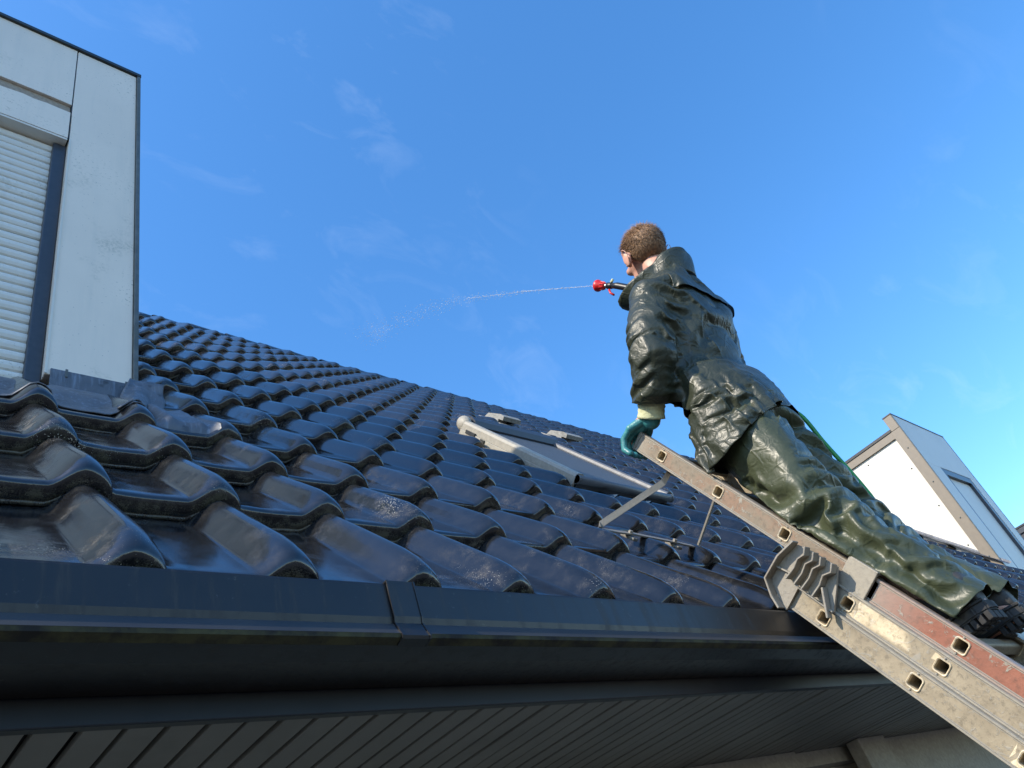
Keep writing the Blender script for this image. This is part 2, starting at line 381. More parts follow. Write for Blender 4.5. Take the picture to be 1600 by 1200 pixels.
while xs<6.8:
    o=obj('soffit_board',sbm,None,sof); o.location=(xs+.012,0,random.gauss(0,.0008)); xs+=PB; nb+=1
bm=bmesh.new(); box(bm,(XA,FASC_Y+.018,SOFFIT_Z),(-1.0,WALL_Y+.06,SOFFIT_Z+.012)); box(bm,(6.83,FASC_Y+.018,SOFFIT_Z),(XB,WALL_Y+.06,SOFFIT_Z+.012)); obj('soffit_end_panels',bm,M['soffit'],sof)
wall=empty('wall'); wall.parent=house
zt=SOFFIT_Z-.001
for a,b,z0,z1 in [(XA,2.99,0,zt),(2.99,3.62,0,.9),(3.62,XB,0,zt)]:
    bx('wall_section',(a,WALL_Y,z0),(b,WALL_Y+.25,z1),M['wall'],wall,0)
bx('lintel',(2.99,WALL_Y+.03,zt-.055),(3.62,WALL_Y+.25,zt),M['wall'],wall,0)
bx('window_frame',(2.99,WALL_Y+.10,.9),(3.62,WALL_Y+.16,zt-.055),M['panel_new'],wall)
bx('window_pane',(3.05,WALL_Y+.09,.96),(3.56,WALL_Y+.098,zt-.11),M['frame'],wall)
bx('pier',(3.40,WALL_Y-.06,0),(3.64,WALL_Y-.001,zt),M['wall'],wall,.004)
# ------------------------------------------------------------------ large dormer on the left
dl=empty('dormer',label='large flat-roofed dormer with dirty white panels and closed roller shutter',category='dormer')
x0,x1,yf,zt_=DORM[0]
rback=OY+ (zt_-OZ)/math.tan(PITCH)
bm=bmesh.new(); zb=RP(0,0,0).z
def cheekbody(x0,x1,yf,zt,inset=.02):
    bm=bmesh.new(); s=(yf-OY)*math.tan(PITCH)+OZ; yb=OY+(zt-OZ)/math.tan(PITCH)
    prism(bm,[(yf+inset,s-.25),(yf+inset,zt-.012),(yb+.15,zt-.012),(yb+.15,zt-.4)],x0,x1,0); return bm
obj('body',cheekbody(x0+.02,x1-.012,yf,zt_,.10),M['panel'],dl)
bx('flat_roof',(x0-.01,yf-.012,zt_-.012),(x1+.006,rback+.2,zt_+.012),M['trim'],dl,.003)
zbf=3.475
bx('corner_trim',(x1-.012,yf-.010,zbf-.02),(x1+.004,yf+.03,zt_-.013),M['greytrim'],dl,.003)
bx('corner_trim',(x0-.004,yf-.010,zbf-.02),(x0+.012,yf+.03,zt_-.013),M['greytrim'],dl,.003)
XP=.397
def plank(name,lo,hi,m,par,bev=.003,n=0):
    return bx(name,lo,hi,m,par,bev)
plank('side_panel',(XP+.003,yf,zbf),(x1-.013,yf+.09,zt_-.013),M['panel'],dl)
plank('side_panel',(x0+.013,yf,zbf),(-1.633,yf+.09,zt_-.013),M['panel'],dl)
# fascia panel: lower edge torn off, showing the core
def torn(x0,x1,zlo,ztop,amp,seed,sag=0):
    r=random.Random(seed); pts=[(x0,ztop),(x1,ztop)]
    k=46
    for q in range(k+1):
        t=q/k; xx=x1+(x0-x1)*t; pts.append((xx,zlo+amp*noise.noise(Vector((xx*3.1,seed,0)))+amp*.35*noise.noise(Vector((xx*17,seed,3)))+sag*math.sin(math.pi*t)))
    return pts
bm=bmesh.new(); P_=torn(-1.63,XP-.002,5.028,zt_-.013,.010,3); 
vv=prism(bm,[(p[0],p[1]) for p in P_],0,.012,1)
for v in bm.verts: v.co=Vector((v.co.x,yf+v.co.y,v.co.z))
obj('fascia_panel',bm,M['panel'],dl)
bx('panel_core',(-1.63,yf+.013,4.80),(XP-.003,yf+.088,5.2),M['chip'],dl,0)
bm=bmesh.new(); P_=[(-1.63,4.765),(XP-.004,4.765)]+[(p[0],p[1]) for p in torn(-1.63,XP-.004,4.958,0,.022,8)[2:]]
prism(bm,P_,0,.016,1)
for v in bm.verts: v.co=Vector((v.co.x,yf-.004+v.co.y,v.co.z))
obj('lintel_panel',bm,M['panel'],dl)
bx('lintel_underside',(-1.63,yf-.002,4.752),(XP-.004,yf+.085,4.764),M['slat'],dl,.002)
# frame and shutter
sh=empty('roller_shutter'); sh.parent=dl
bx('guide_rail',(.352,yf+.028,3.44),(XP+.002,yf+.085,4.751),M['frame'],sh,.004)
bx('guide_rail',(-1.632,yf+.028,3.44),(-1.588,yf+.085,4.751),M['frame'],sh,.004)
bx('sill',(-1.63,yf+.01,3.405),(XP+.002,yf+.09,3.439),M['frame'],dl,.004)
nz=30; z0=3.462; pz=(4.75-z0)/nz
bm=bmesh.new(); ou=[(yf+.052,0),(yf+.047,pz*.10),(yf+.043,pz*.35),(yf+.043,pz*.62),(yf+.048,pz*.86),(yf+.056,pz*.93),(yf+.062,pz*.97),(yf+.062,0)]
prism(bm,ou,-1.588,.3515,0); slm=bpy.data.meshes.new('slat'); bm.to_mesh(slm); bm.free(); slm.materials.append(M['slat'])
for k in range(nz):
    o=obj('slat',slm,None,sh); o.location=(0,random.gauss(0,.0009),z0+k*pz); o.rotation_euler=(0,random.gauss(0,.0007),0)
bx('panel_joint',(XP-.001,yf+.004,4.77),(XP+.002,yf+.05,zt_-.013),M['trim'],dl,0)
bx('edge_strip',(XP+.0025,yf-.003,zbf+.002),(XP+.010,yf-.0002,4.764),M['panel_new'],dl,0)
# lead flashing: upstand, draped apron and folded corner
bx('lead_upstand',(.415,yf-.007,3.425),(x1+.006,yf-.0005,3.497),M['lead'],dl,.002)
def tileh(x,s):
    u=((x-OX)/TW)%1.0; c=math.floor(s/TL); v=s-c*TL
    return .047*(1-v/TL)+tprof(u)
def drape(name,xa,xb,fs_lo,s_top,top,nx=60,ns=16,lift=.004,par=None):
    V=[];F=[]
    for i in range(nx+1):
        x=xa+(xb-xa)*i/nx; slo=fs_lo(x)
        for k in range(ns+1):
            t=k/ns; s=slo+(s_top-slo)*t
            hh=max(tileh(x,s),tileh(x,s-.02)*.98); w=max(0,1-t*1.5); w=w*w*(3-2*w)
            soft=.030+.030*t
            h=hh*w+soft*(1-w)+lift+.003*noise.noise(Vector((x*22,s*22,1)))
            p=RP(x,s,h)
            if t>.55:
                q=(t-.55)/.45; tp=top(x); p=p.lerp(tp,q*q*(3-2*q))
            V.append(p)
    m=ns+1
    for i in range(nx):
        for k in range(ns): F.append((i*m+k,i*m+m+k,i*m+m+k+1,i*m+k+1))
    n=len(V); V2=[v+Vector((0,.002,-.003)) for v in V]
    F2=[tuple(reversed([q+n for q in f])) for f in F]
    E=[]
    for i in range(nx): E.append((i*m,n+i*m,n+i*m+m,i*m+m))
    for k in range(ns): E+= [(k,k+1,n+k+1,n+k),(nx*m+k,n+nx*m+k,n+nx*m+k+1,nx*m+k+1)]
    return obj(name,mesh(name,V+V2,F+F2+E),M['lead'],par,True)
slo=lambda x:.775+.012*noise.noise(Vector((x*9,0,0)))
drape('lead_apron',-1.9,.60,slo,1.10,lambda x:Vector((x,yf-.009,3.425 if x>.41 else 3.41)),nx=150,par=dl)
# folded corner piece: hangs off the dormer's corner and is dressed down over the tile
V=[];F=[];nu,nv=18,18
TLc,TRc=Vector((.640,1.985,3.497)),Vector((.735,1.955,3.478))
for i in range(nu+1):
    a=i/nu
    for k in range(nv+1):
        t=k/nv
        top=TLc.lerp(TRc,a); xb=.535+.150*a; sb=.765+.16*a**1.3; bot=RP(xb,sb,max(tileh(xb,sb),.03)+.006)
        p=top.lerp(bot,t); w=math.sin(math.pi*t)
        p+=Vector((0,-.030,.004))*(-w*.9)*(1-.2*a)+Vector((.022,0,0))*w*(a-.25)          # sags inwards, right edge curls out
        if a<.16: p+=Vector((-.004,-.010,0))*(1-a/.16)                                      # raised fold on the left
        if t<.14: p+=Vector((0,-.006,0))*(1-t/.14)
        p+=Vector((.002,-.005,.004))*noise.noise(p*26)
        V.append(p)
for i in range(nu):
    for k in range(nv): F.append((i*(nv+1)+k,(i+1)*(nv+1)+k,(i+1)*(nv+1)+k+1,i*(nv+1)+k+1))
o=obj('lead_corner',mesh('lead_corner',V,F),M['lead'],dl,True); md=o.modifiers.new('thick','SOLIDIFY'); md.thickness=.004
# lead saddle bossed over the joint beside the corner
V=[];F=[]
for i in range(21):
    for k in range(15):
        a=i/20; t=k/14; x=.625+.175*a; s=.715+.27*t; e=min(a,1-a)*4; e=min(1,e); e=e*e*(3-2*e); f_=min(1,t*5.5); f_=f_*f_*(3-2*f_)
        h=tileh(x,s)*(1-e*f_)+(.074+.006*math.sin(a*9)-.016*t)*e*f_+.003*noise.noise(Vector((x*34,s*34,5)))
        V.append(RP(x,s,h-(.012 if k==0 else 0)))
for i in range(20):
    for k in range(14): F.append((i*15+k,(i+1)*15+k,(i+1)*15+k+1,i*15+k+1))
obj('lead_saddle',mesh('lead_saddle',V,F),M['lead'],dl,True)
for xx in (.455,.630):
    bx('clip',(xx,yf-.010,3.470),(xx+.008,yf-.0072,3.502),M['greytrim'],dl,.001)
# ------------------------------------------------------------------ smaller dormers to the right
def small_dormer(D,mc,name_label,mfront,trimm):
    x0,x1,yf,zt=D; d=empty('dormer',label=name_label,category='dormer'); zb=OZ+(yf-OY)*math.tan(PITCH)
    yb=OY+(zt-OZ)/math.tan(PITCH)
    obj('cheek',cheekbody(x0+.012,x1-.012,yf,zt-.12,.03),mc,d)
    bx('flat_roof',(x0-.02,yf+.10,zt-.125),(x1+.02,yb+.2,zt-.09),M['trim'],d,.003)
    # taupe trim along the cheek's top and front edges
    bx('cheek_top_trim',(x0-.012,yf+.05,zt-.215),(x0+.010,yb+.1,zt-.127),trimm,d,.003)
    bx('cheek_front_trim',(x0-.014,yf-.004,zb-.03),(x0+.02,yf+.115,zt-.127),trimm,d,.003)
    bx('parapet',(x0-.018,yf-.004,zt-.126),(x1+.018,yf+.098,zt+.055),trimm,d,.003)
    bx('parapet_cap',(x0-.022,yf-.016,zt+.056),(x1+.022,yf+.10,zt+.072),M['trim'],d,.002)
    bx('corner_trim',(x0-.017,yf-.012,zb-.03),(x0+.004,yf-.0045,zt+.055),M['greytrim'],d,.002)
    bx('corner_trim',(x1-.004,yf-.012,zb-.03),(x1+.017,yf-.0045,zt+.055),M['trim'],d,.002)
    wz0,wz1,wx0,wx1=zb+.06,4.86,x0+.36,x1-.24
    for a,b,c_,e in [(x0+.005,x1-.005,wz1,zt+.054),(x0+.005,wx0,zb-.03,wz1-.001),(wx1,x1-.005,zb-.03,wz1-.001)]:
        bx('front_panel',(a,yf-.010,c_),(b,yf+.09,e),mfront,d,.001)
    rs=empty('roller_shutter'); rs.parent=d
    bx('shutter_frame',(wx0+.001,yf-.008,wz0),(wx0+.05,yf+.10,wz1-.002),M['frame'],rs,.002)
    bx('shutter_frame',(wx1-.10,yf-.006,wz0),(wx1-.001,yf+.10,wz1-.002),M['frame'],rs,.002)
    bx('shutter_head',(wx0+.061,yf-.006,wz1-.09),(wx1-.101,yf+.10,wz1-.002),M['frame'],rs,.002)
    k=int((wz1-.1-wz0)/.045)
    bm=bmesh.new(); prism(bm,[(yf+.045,0),(yf+.035,.012),(yf+.035,.032),(yf+.05,.043),(yf+.06,.043),(yf+.06,0)],wx0+.061,wx1-.101,0); me=bpy.data.meshes.new('slat'); bm.to_mesh(me); bm.free(); me.materials.append(M['gscreen'])
    for q in range(k):
        o=obj('slat',me,None,rs); o.location=(0,0,wz0+q*.045)
    for q in range(4):
        bm=bmesh.new(); bmesh.ops.create_uvsphere(bm,u_segments=8,v_segments=5,radius=.009,matrix=Matrix.Translation((x0-.014,yf+.06,zb+.25+q*.47))); obj('screw',bm,M['greytrim'],d,True)
    for yy,zz in [(yf+.17,zb+.45),(yf+.17,zb+.95),(yf+.17,zb+1.45),(yf+.55,zt-.28),(yf+.62,zb+1.1)]:
        if zz<zt-.2:
            bm=bmesh.new(); bmesh.ops.create_uvsphere(bm,u_segments=8,v_segments=5,radius=.009,matrix=Matrix.Translation((x0+.011,yy,zz))); obj('screw',bm,M['greytrim'],d,True)
    # lead soaker at the cheek's foot
    bm=bmesh.new(); n=14
    V=[];F=[]
    for q in range(n+1):
        s=(1.24+1.9*q/n) ; V+= [RP(x0+.013-.0,s,.13),RP(x0+.004,s,.11),RP(x0-.07,s,.098+.006*math.sin(q*2.1))]
    for q in range(n): F+= [(q*3,q*3+3,q*3+4,q*3+1),(q*3+1,q*3+4,q*3+5,q*3+2)]
    bm.free(); obj('lead_soaker',mesh('lead_soaker',V,F),M['lead'],d)
    return d
small_dormer(DORM[1],M['panel_new'],'smaller dormer with bright white cheek and taupe trim, behind the man',M['panel_new'],M['taupe'])
small_dormer(DORM[2],M['slate'],'dark slate-clad dormer at the right edge of the photo, beyond the white dormer',M['panel_new'],M['frame'])
# ------------------------------------------------------------------ roof window with outside shutter
wr=empty('roof_window',label='roof window with grey ribbed outside shutter and cream side rail',category='roof window')
wx0,wx1,ws0,ws1=WIN
def RB(name,lo,hi,m,par,bev=.004): return bx(name,lo,hi,m,par,bev,ROOFM)
hB,hT=.112,.148
tilt=math.atan2(hT-hB,ws1-ws0)
WM=ROOFM@Matrix.Translation((0,ws0,hB))@Matrix.Rotation(tilt,4,'X')       # local: x, along slope from the sill, height
Lw=ws1-ws0
def WB(name,lo,hi,m,par,bev=.004): return bx(name,lo,hi,m,par,bev,WM)
WB('frame',(wx0+.02,.02,-.13),(wx1-.02,Lw-.02,-.031),M['frame'],wr)
bm=bmesh.new(); nsl=52
pts=[]
for k in range(nsl):
    a=.05+(Lw-.12)*k/nsl; p=(Lw-.12)/nsl; pts+= [(a,-.026),(a+p*.2,-.021),(a+p*.75,-.021),(a+p*.95,-.026)]
pts+= [(Lw-.07,-.03),(.05,-.03)]
prism(bm,pts,wx0+.045,wx1-.045,0); bm.transform(WM); obj('shutter_curtain',bm,M['gscreen'],wr)
def rail(x,m,name,k):
    bm=bmesh.new(); ou=[(x+p*k,z) for p,z in [(-.028,-.05),(-.030,-.016),(-.024,-.003),(-.012,.003),(.014,.003),(.024,-.004),(.026,-.05)]]
    V=prism(bm,ou,.03,Lw-.02,1)
    bm.transform(WM); return obj(name,bm,m,wr)
rail(wx0+.03,M['cream'],'side_rail',1); rail(wx1-.022,M['gscreen'],'side_rail',.5)
bm=bmesh.new(); tube(bm,[(wx0+.004,.02,-.024),(wx1-.004,.02,-.024)],.021,14); bm.transform(WM); obj('bottom_bar',bm,M['gscreen'],wr,True)
for xx in (wx0+.004,wx1-.012):
    bm=bmesh.new(); tube(bm,[(xx,.02,-.024),(xx+.01,.02,-.024)],.023,14); bm.transform(WM); obj('bar_end_cap',bm,M['gscreen'],wr)
# head box with bulbous end
bm=bmesh.new(); ou=[(Lw-.10,-.06),(Lw-.105,-.01),(Lw-.08,.018),(Lw-.04,.03),(Lw,.022),(Lw+.03,-.01),(Lw+.035,-.06)]
prism(bm,ou,wx0+.06,wx1+.004,0); bm.transform(WM); obj('head_box',bm,M['frame'],wr)
bm=bmesh.new(); bmesh.ops.create_uvsphere(bm,u_segments=18,v_segments=12,radius=1,matrix=Matrix.Translation((wx0+.028,Lw-.035,-.022))@Matrix.Diagonal((.033,.060,.046,1))); bm.transform(WM); obj('head_end_cap',bm,M['cream'],wr,True)
WB('side_flashing',(wx0-.004,.03,-.14),(wx0+.012,Lw-.06,-.051),M['cream'],wr,.002)
WB('hinge_cover',(wx0-.010,Lw-.21,-.062),(wx0-.002,Lw-.12,-.04),M['trim'],wr,.001)
WB('hinge_cover',(wx0-.010,Lw-.31,-.088),(wx0-.002,Lw-.27,-.052),M['trim'],wr,.001)
drape2=[]
V=[];F=[]
for i in range(41):
    x=wx0-.05+(wx1-wx0+.1)*i/40
    for k in range(5):
        t=k/4; s=ws0-.10+.12*t; V.append(RP(x,s,(tileh(x,s)+.004)*(1-t)+.045*t+.003*noise.noise(Vector((x*25,s*25,2)))))
for i in range(40):
    for k in range(4): F.append((i*5+k,(i+1)*5+k,(i+1)*5+k+1,i*5+k+1))
obj('flashing_apron',mesh('flashing_apron',V,F),M['chip'] if False else M['vent'],wr,True)
# roof vents beyond the window
for k,(vx,vs_,lb) in enumerate([(4.22,3.62,'boxy roof vent just above the roof window, the nearer and left one'),(4.80,3.42,'boxy roof vent above the roof window, the farther and right one')]):
    v=empty('roof_vent',label=lb,category='roof vent',group='roof vents above the roof window')
    bm=bmesh.new(); prism(bm,[(vs_-.02,.085),(vs_-.02,.120),(vs_+.03,.130),(vs_+.20,.105),(vs_+.24,.06),(vs_+.04,.06),(vs_+.04,.085)],vx-.10,vx+.10,0); bm.transform(ROOFM); obj('hood',bm,M['vent'],v)
    bm=bmesh.new(); box(bm,(vx-.08,vs_+.045,.0),(vx+.08,vs_+.10,.094),ROOFM); obj('louvre',bm,M['trim'],v)
    RB('base',(vx-.12,vs_-.03,.03),(vx+.12,vs_+.3,.058),M['vent'],v)
# ------------------------------------------------------------------ extension ladder
def m_alu(name,c0,c1,scr=.5,paint=None):
    b=NB(name); n=b.noise(9,6,.7); f=b.noise(70,5,.75); s=b.noise(38,5,.75,stretch=(1,.5,.5),dist=2.0)
    c=b.mix(b.ramp(n,.36,.62),tuple(x*.92 for x in c0),c1)
    if paint: c=b.mix(b.math('MULTIPLY',b.ramp(n,.44,.58),.85),c,paint)
    c=b.mix(b.math('MULTIPLY',b.ramp(f,.50,.66),.65),c,tuple(x*.34 for x in c0))
    sp=b.math('MULTIPLY',b.ramp(s,.57,.60),b.ramp(n,.36,.50)); c=b.mix(b.math('MULTIPLY',sp,scr),c,(.62,.57,.47))
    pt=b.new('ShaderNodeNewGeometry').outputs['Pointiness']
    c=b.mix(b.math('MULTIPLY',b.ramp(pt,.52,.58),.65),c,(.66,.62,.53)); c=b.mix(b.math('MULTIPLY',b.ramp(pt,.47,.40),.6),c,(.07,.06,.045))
    b.set(c,b.math('ADD',.40,b.math('MULTIPLY',f,.35)),.12); b.bump(b.math('ADD',f,b.math('MULTIPLY',sp,.6)),.0016,.6); return b.m
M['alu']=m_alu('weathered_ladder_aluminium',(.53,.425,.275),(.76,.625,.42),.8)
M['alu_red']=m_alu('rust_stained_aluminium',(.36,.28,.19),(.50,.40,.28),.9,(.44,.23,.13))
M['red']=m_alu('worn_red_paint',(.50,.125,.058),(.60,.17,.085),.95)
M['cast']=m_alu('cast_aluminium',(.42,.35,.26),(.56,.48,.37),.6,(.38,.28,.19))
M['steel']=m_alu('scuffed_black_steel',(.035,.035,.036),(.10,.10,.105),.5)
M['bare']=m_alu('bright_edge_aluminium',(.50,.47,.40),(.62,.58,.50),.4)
LA=R_(62.0); H0=Vector((2.0,1.105,2.827))
LD=Vector((0,math.cos(LA),math.sin(LA))); LMd=Vector((0,-math.sin(LA),math.cos(LA)))
def LP(x,l,m): return Vector((x,H0.y,H0.z))+LD*l+LMd*m
LADM=Matrix(((1,0,0,0),(0,LD.y,LMd.y,H0.y),(0,LD.z,LMd.z,H0.z),(0,0,0,1)))   # local (x,l,m)
ladder=empty('extension_ladder',label='worn three-section extension ladder with red paint, leaning past the gutter under the man',category='ladder')
def rsq(r,cr,y0,z0):
    """12-point rounded square, starting mid right side"""
    k=r-cr
    return [(y0+r,z0-k),(y0+r,z0),(y0+r,z0+k),(y0+k,z0+r),(y0,z0+r),(y0-k,z0+r),(y0-r,z0+k),(y0-r,z0),(y0-r,z0-k),(y0-k,z0-r),(y0,z0-r),(y0+k,z0-r)]
def rsq20(r,cr):
    k=r-cr; o=[]
    for a0,(sx,sy) in enumerate(((1,1),(-1,1),(-1,-1),(1,-1))):
        for t in range(5): a=math.pi/2*(a0+t/4); o.append((sx*k+cr*math.cos(a),sy*k+cr*math.sin(a)))
    return o
def osq(l0,l1,m0,m1,y0,z0):
    a=[(l1,m0),(l1,z0),(l1,m1),(l1,m1),(y0,m1),(l0,m1),(l0,m1),(l0,z0),(l0,m0),(l0,m0),(y0,m0),(l1,m0)]
    return a
def stile(name,xo,sgn,l0,l1,m0,m1,holes,mats,par):
    """outer web with real openings at the rungs, edge flanges; sgn -1: outer face looks to -x. mats: [(l_from,l_to,material)]"""
    th=.024*(-sgn)
    out=[]
    for (a,b,mt) in mats:
        bm=bmesh.new(); e=.007
        def quad(pts): 
            vs=[bm.verts.new(p) for p in pts]; bm.faces.new(vs)
        hs=sorted([h for h in holes if a<h<b]); wl=a
        mc=(m0+m1)/2
        for h in hs:
            if h-.03>wl: quad([(xo,wl,m0+e),(xo,h-.03,m0+e),(xo,h-.03,m1-e),(xo,wl,m1-e)])
            inn=rsq(.0158,.006,h,mc+.001); oo=osq(h-.03,h+.03,m0+e,m1-e,h,mc)
            for k in range(12):
                p=[oo[k],oo[(k+1)%12],inn[(k+1)%12],inn[k]]
                u=[]; 
                for q in p:
                    if not u or (abs(q[0]-u[-1][0])+abs(q[1]-u[-1][1])>1e-6): u.append(q)
                if len(u)>2: quad([(xo,q[0],q[1]) for q in u])
            wl=h+.03
        quad([(xo,wl,m0+e),(xo,b,m0+e),(xo,b,m1-e),(xo,wl,m1-e)])
        # flanges: rounded bead proud of the web, top/bottom faces, inner web
        fx=xo+sgn*.003
        for (ma,mb,mm) in ((m0,m0+e,-1),(m1,m1-e,1)):
            o=[(xo,mb),(fx,mb-(mb-ma)*.25),(fx,ma+(mb-ma)*.25),(xo,ma),(xo+th,ma),(xo+th,mb)]
            prism(bm,[(q[0],q[1]) for q in o],a,b,1)
        box(bm,(min(xo+th-sgn*-.001,xo+th),a,m0+e),(max(xo+th-sgn*-.001,xo+th),b,m1-e)) if False else None
        bmesh.ops.recalc_face_normals(bm,faces=bm.faces)
        bm.transform(LADM); out.append(obj(name,bm,mt,par))
    return out
def section(lt,lb,mc,xl,xr,off,mats,par):
    m0,m1=mc-.0305,mc+.0325
    hs=[h for h in [(-.25*k+off) for k in range(-1,16)] if lb+.04<h<lt-.03]
    stile('stile',xl,-1,lb,lt,m0,m1,hs,mats,par); stile('stile',xr,1,lb,lt,m0,m1,hs,[(a,b,M['alu']) for a,b,_ in mats],par)
    # rung: hollow rounded-square tube with flared rims
    V=[];F=[]
    rings=[(xl-.0022,.0175),(xl-.0034,.0162),(xl-.002,.0140),(xl+.03,.0132),(xr-.03,.0132),(xr+.003,.0135),(xr+.0045,.0165),(xr+.0035,.0185),(xr-.001,.0178),(xr-.002,.0152),(xl+.002,.0152),(xl+.001,.0178)]
    n=20
    for x,r in rings: V+=[(x,p[0],p[1]) for p in rsq20(r,r*.42)]
    nr=len(rings)
    for j in range(nr):
        for k in range(n): F.append((j*n+k,j*n+(k+1)%n,((j+1)%nr)*n+(k+1)%n,((j+1)%nr)*n+k))
    me=mesh('rung',V,F); me.materials.append(M['alu'])
    for h in hs:
        o=obj('rung',me,None,par); o.matrix_world=LADM@Matrix.Translation((0,h,mc+.001))
    bm=bmesh.new()
    for h in hs:
        for dm in (-.021,.021):
            bmesh.ops.create_uvsphere(bm,u_segments=8,v_segments=5,radius=.0032,matrix=Matrix.Translation((xl-.0004,h+.002,mc+dm+.001)))
    for dm in (-.0225,.0245): box(bm,(xl-.0014,lb,mc+dm-.0008),(xl+.001,lt,mc+dm+.0008))
    bm.transform(LADM); obj('ridge_line',bm,M['bare'],par)
    # caps at the top of each stile
    for xx,sg in ((xl,1),(xr,-1)):
        bm=bmesh.new(); box(bm,(min(xx-.004*sg,xx+.026*sg),lt-.004,m0-.002),(max(xx-.004*sg,xx+.026*sg),lt+.008,m1+.002),None,.003); bm.transform(LADM); obj('stile_cap',bm,M['steel'],par)
up=empty('upper_section'); up.parent=ladder; mi=empty('middle_section'); mi.parent=ladder; lw=empty('lower_section'); lw.parent=ladder
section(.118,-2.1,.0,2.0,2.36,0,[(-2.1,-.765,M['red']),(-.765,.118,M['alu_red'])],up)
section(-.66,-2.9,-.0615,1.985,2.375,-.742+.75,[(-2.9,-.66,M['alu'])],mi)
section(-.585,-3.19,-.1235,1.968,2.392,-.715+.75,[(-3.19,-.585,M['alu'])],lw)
for xx in (1.968,2.368):
    bm=bmesh.new(); box(bm,(xx-.01,-3.215,-.165),(xx+.034,-3.15,-.085),None,.006); bm.transform(LADM); obj('rubber_foot',bm,M['steel'],lw)
# collar round the upper section
bm=bmesh.new()
for lo,hi in [((1.985,-.772,-.040),(1.9955,-.690,.048)),((1.985,-.772,.0405),(2.03,-.690,.049))]: box(bm,lo,hi,None,.002)
bm.transform(LADM); obj('guide_collar',bm,M['alu'],mi)
# cast guide bracket with fins
def fin(pts,x0,x1,w,name='bracket_fin'):
    """plate standing on edge: follows pts (l,m), thickness w, from x0 out to x1"""
    bm=bmesh.new(); n=len(pts); L_=[];R2=[]
    for k,p in enumerate(pts):
        a=pts[max(k-1,0)]; b=pts[min(k+1,n-1)]; t=Vector((b[0]-a[0],b[1]-a[1])).normalized(); L_.append((p[0]-t.y*w/2,p[1]+t.x*w/2)); R2.append((p[0]+t.y*w/2,p[1]-t.x*w/2))
    prism(bm,L_+R2[::-1],x0,x1,0); bmesh.ops.bevel(bm,geom=[e for e in bm.edges],offset=.0012,segments=1,affect='EDGES'); bm.transform(LADM); return obj(name,bm,M['cast'],br)
for side,(xa,xo_,sg) in enumerate(((1.966,1.925,-1),(2.394,2.435,1))):
    br=empty('guide_bracket'); br.parent=ladder
    bm=bmesh.new(); out=[(-.566,.004),(-.548,-.045),(-.546,-.115),(-.612,-.160),(-.625,-.160),(-.625,-.092),(-.735,-.092),(-.712,-.035),(-.69,.012),(-.61,.010)]
    prism(bm,out,xa-.002,xa+.010*sg,0); bm.transform(LADM); obj('bracket_plate',bm,M['cast'],br)
    fin([(-.568,.012),(-.549,-.045),(-.546,-.115),(-.585,-.145),(-.618,-.160)],xa+.011*sg,xo_,.006)
    for l0,bend in ((-.607,.006),(-.634,.008),(-.657,.008),(-.690,.010)):
        fin([(l0+.004,.016),(l0-.004,-.004),(l0+bend,-.022),(l0+bend*.6,-.048),(l0+.010,-.084)],xa+.011*sg,xo_-.002*sg,.005)
    fin([(-.690,-.050),(-.738,-.108)],xa+.011*sg,xo_-.006*sg,.006)
    fin([(-.625,-.089),(-.737,-.091)],xa+.011*sg,xa+.024*sg,.004)
    fin([(-.546,-.075),(-.600,-.068)],xa+.011*sg,xa+.022*sg,.005)
# stand-off bar between ladder and roof
so=empty('stand_off'); so.parent=ladder
def flat(pts,w,th,up):
    """flat bar along pts; up = direction of its width"""
    bm=bmesh.new(); pts=[Vector(p) for p in pts]; n=len(pts); rings=[]
    for k,p in enumerate(pts):
        t=(pts[min(k+1,n-1)]-pts[max(k-1,0)]).normalized(); u=Vector(up); u=(u-t*u.dot(t)).normalized(); s=t.cross(u)
        rings.append([bm.verts.new(p+u*a*w/2+s*b*th/2) for a,b in ((-1,-1),(1,-1),(1,1),(-1,1))])
    for a,b in zip(rings,rings[1:]):
        for k in range(4): bm.faces.new((a[k],a[(k+1)%4],b[(k+1)%4],b[k]))
    bm.faces.new(rings[0][::-1]); bm.faces.new(rings[-1]); bmesh.ops.recalc_face_normals(bm,faces=bm.faces); return bm
rN=Vector((0,-sP,cP))
f1=RP(1.845,.150,.078); f2=RP(2.305,.090,.078)
obj('stand_off_arm',flat([f1+Vector((.0,0,0)),f1+Vector((.012,-.004,.016)),Vector((2.01,1.150,2.755)),Vector((2.045,1.132,2.79)),LP(2.055,-.06,-.03)],.021,.006,(.35,-.6,.9)),M['steel'],so)
obj('stand_off_arm',flat([f2,f2+Vector((-.004,0,.012)),Vector((2.315,1.145,2.765)),LP(2.325,-.07,-.02)],.016,.006,(.9,.3,.1)),M['steel'],so)
obj('cross_bar',flat([f1+rN*-.002,f1.lerp(f2,.33)+rN*.004,f1.lerp(f2,.66)+rN*.003,f2],.024,.005,(0,cP,sP)),M['steel'],so)
for t in (.28,.72):
    bm=bmesh.new(); box(bm,(-.012,-.03,-.014),(.012,.03,-.003),None,.003); bm.transform(Matrix.Translation(f1.lerp(f2,t))@ROOFM.to_3x3().to_4x4()); obj('rubber_pad',bm,M['steel'],so)
    bm=bmesh.new(); bmesh.ops.create_cone(bm,cap_ends=True,segments=6,radius1=.008,radius2=.008,depth=.012,matrix=Matrix.Translation(f1.lerp(f2,t)+rN*.008)@ROOFM.to_3x3().to_4x4()); obj('bolt',bm,M['bare'],so)
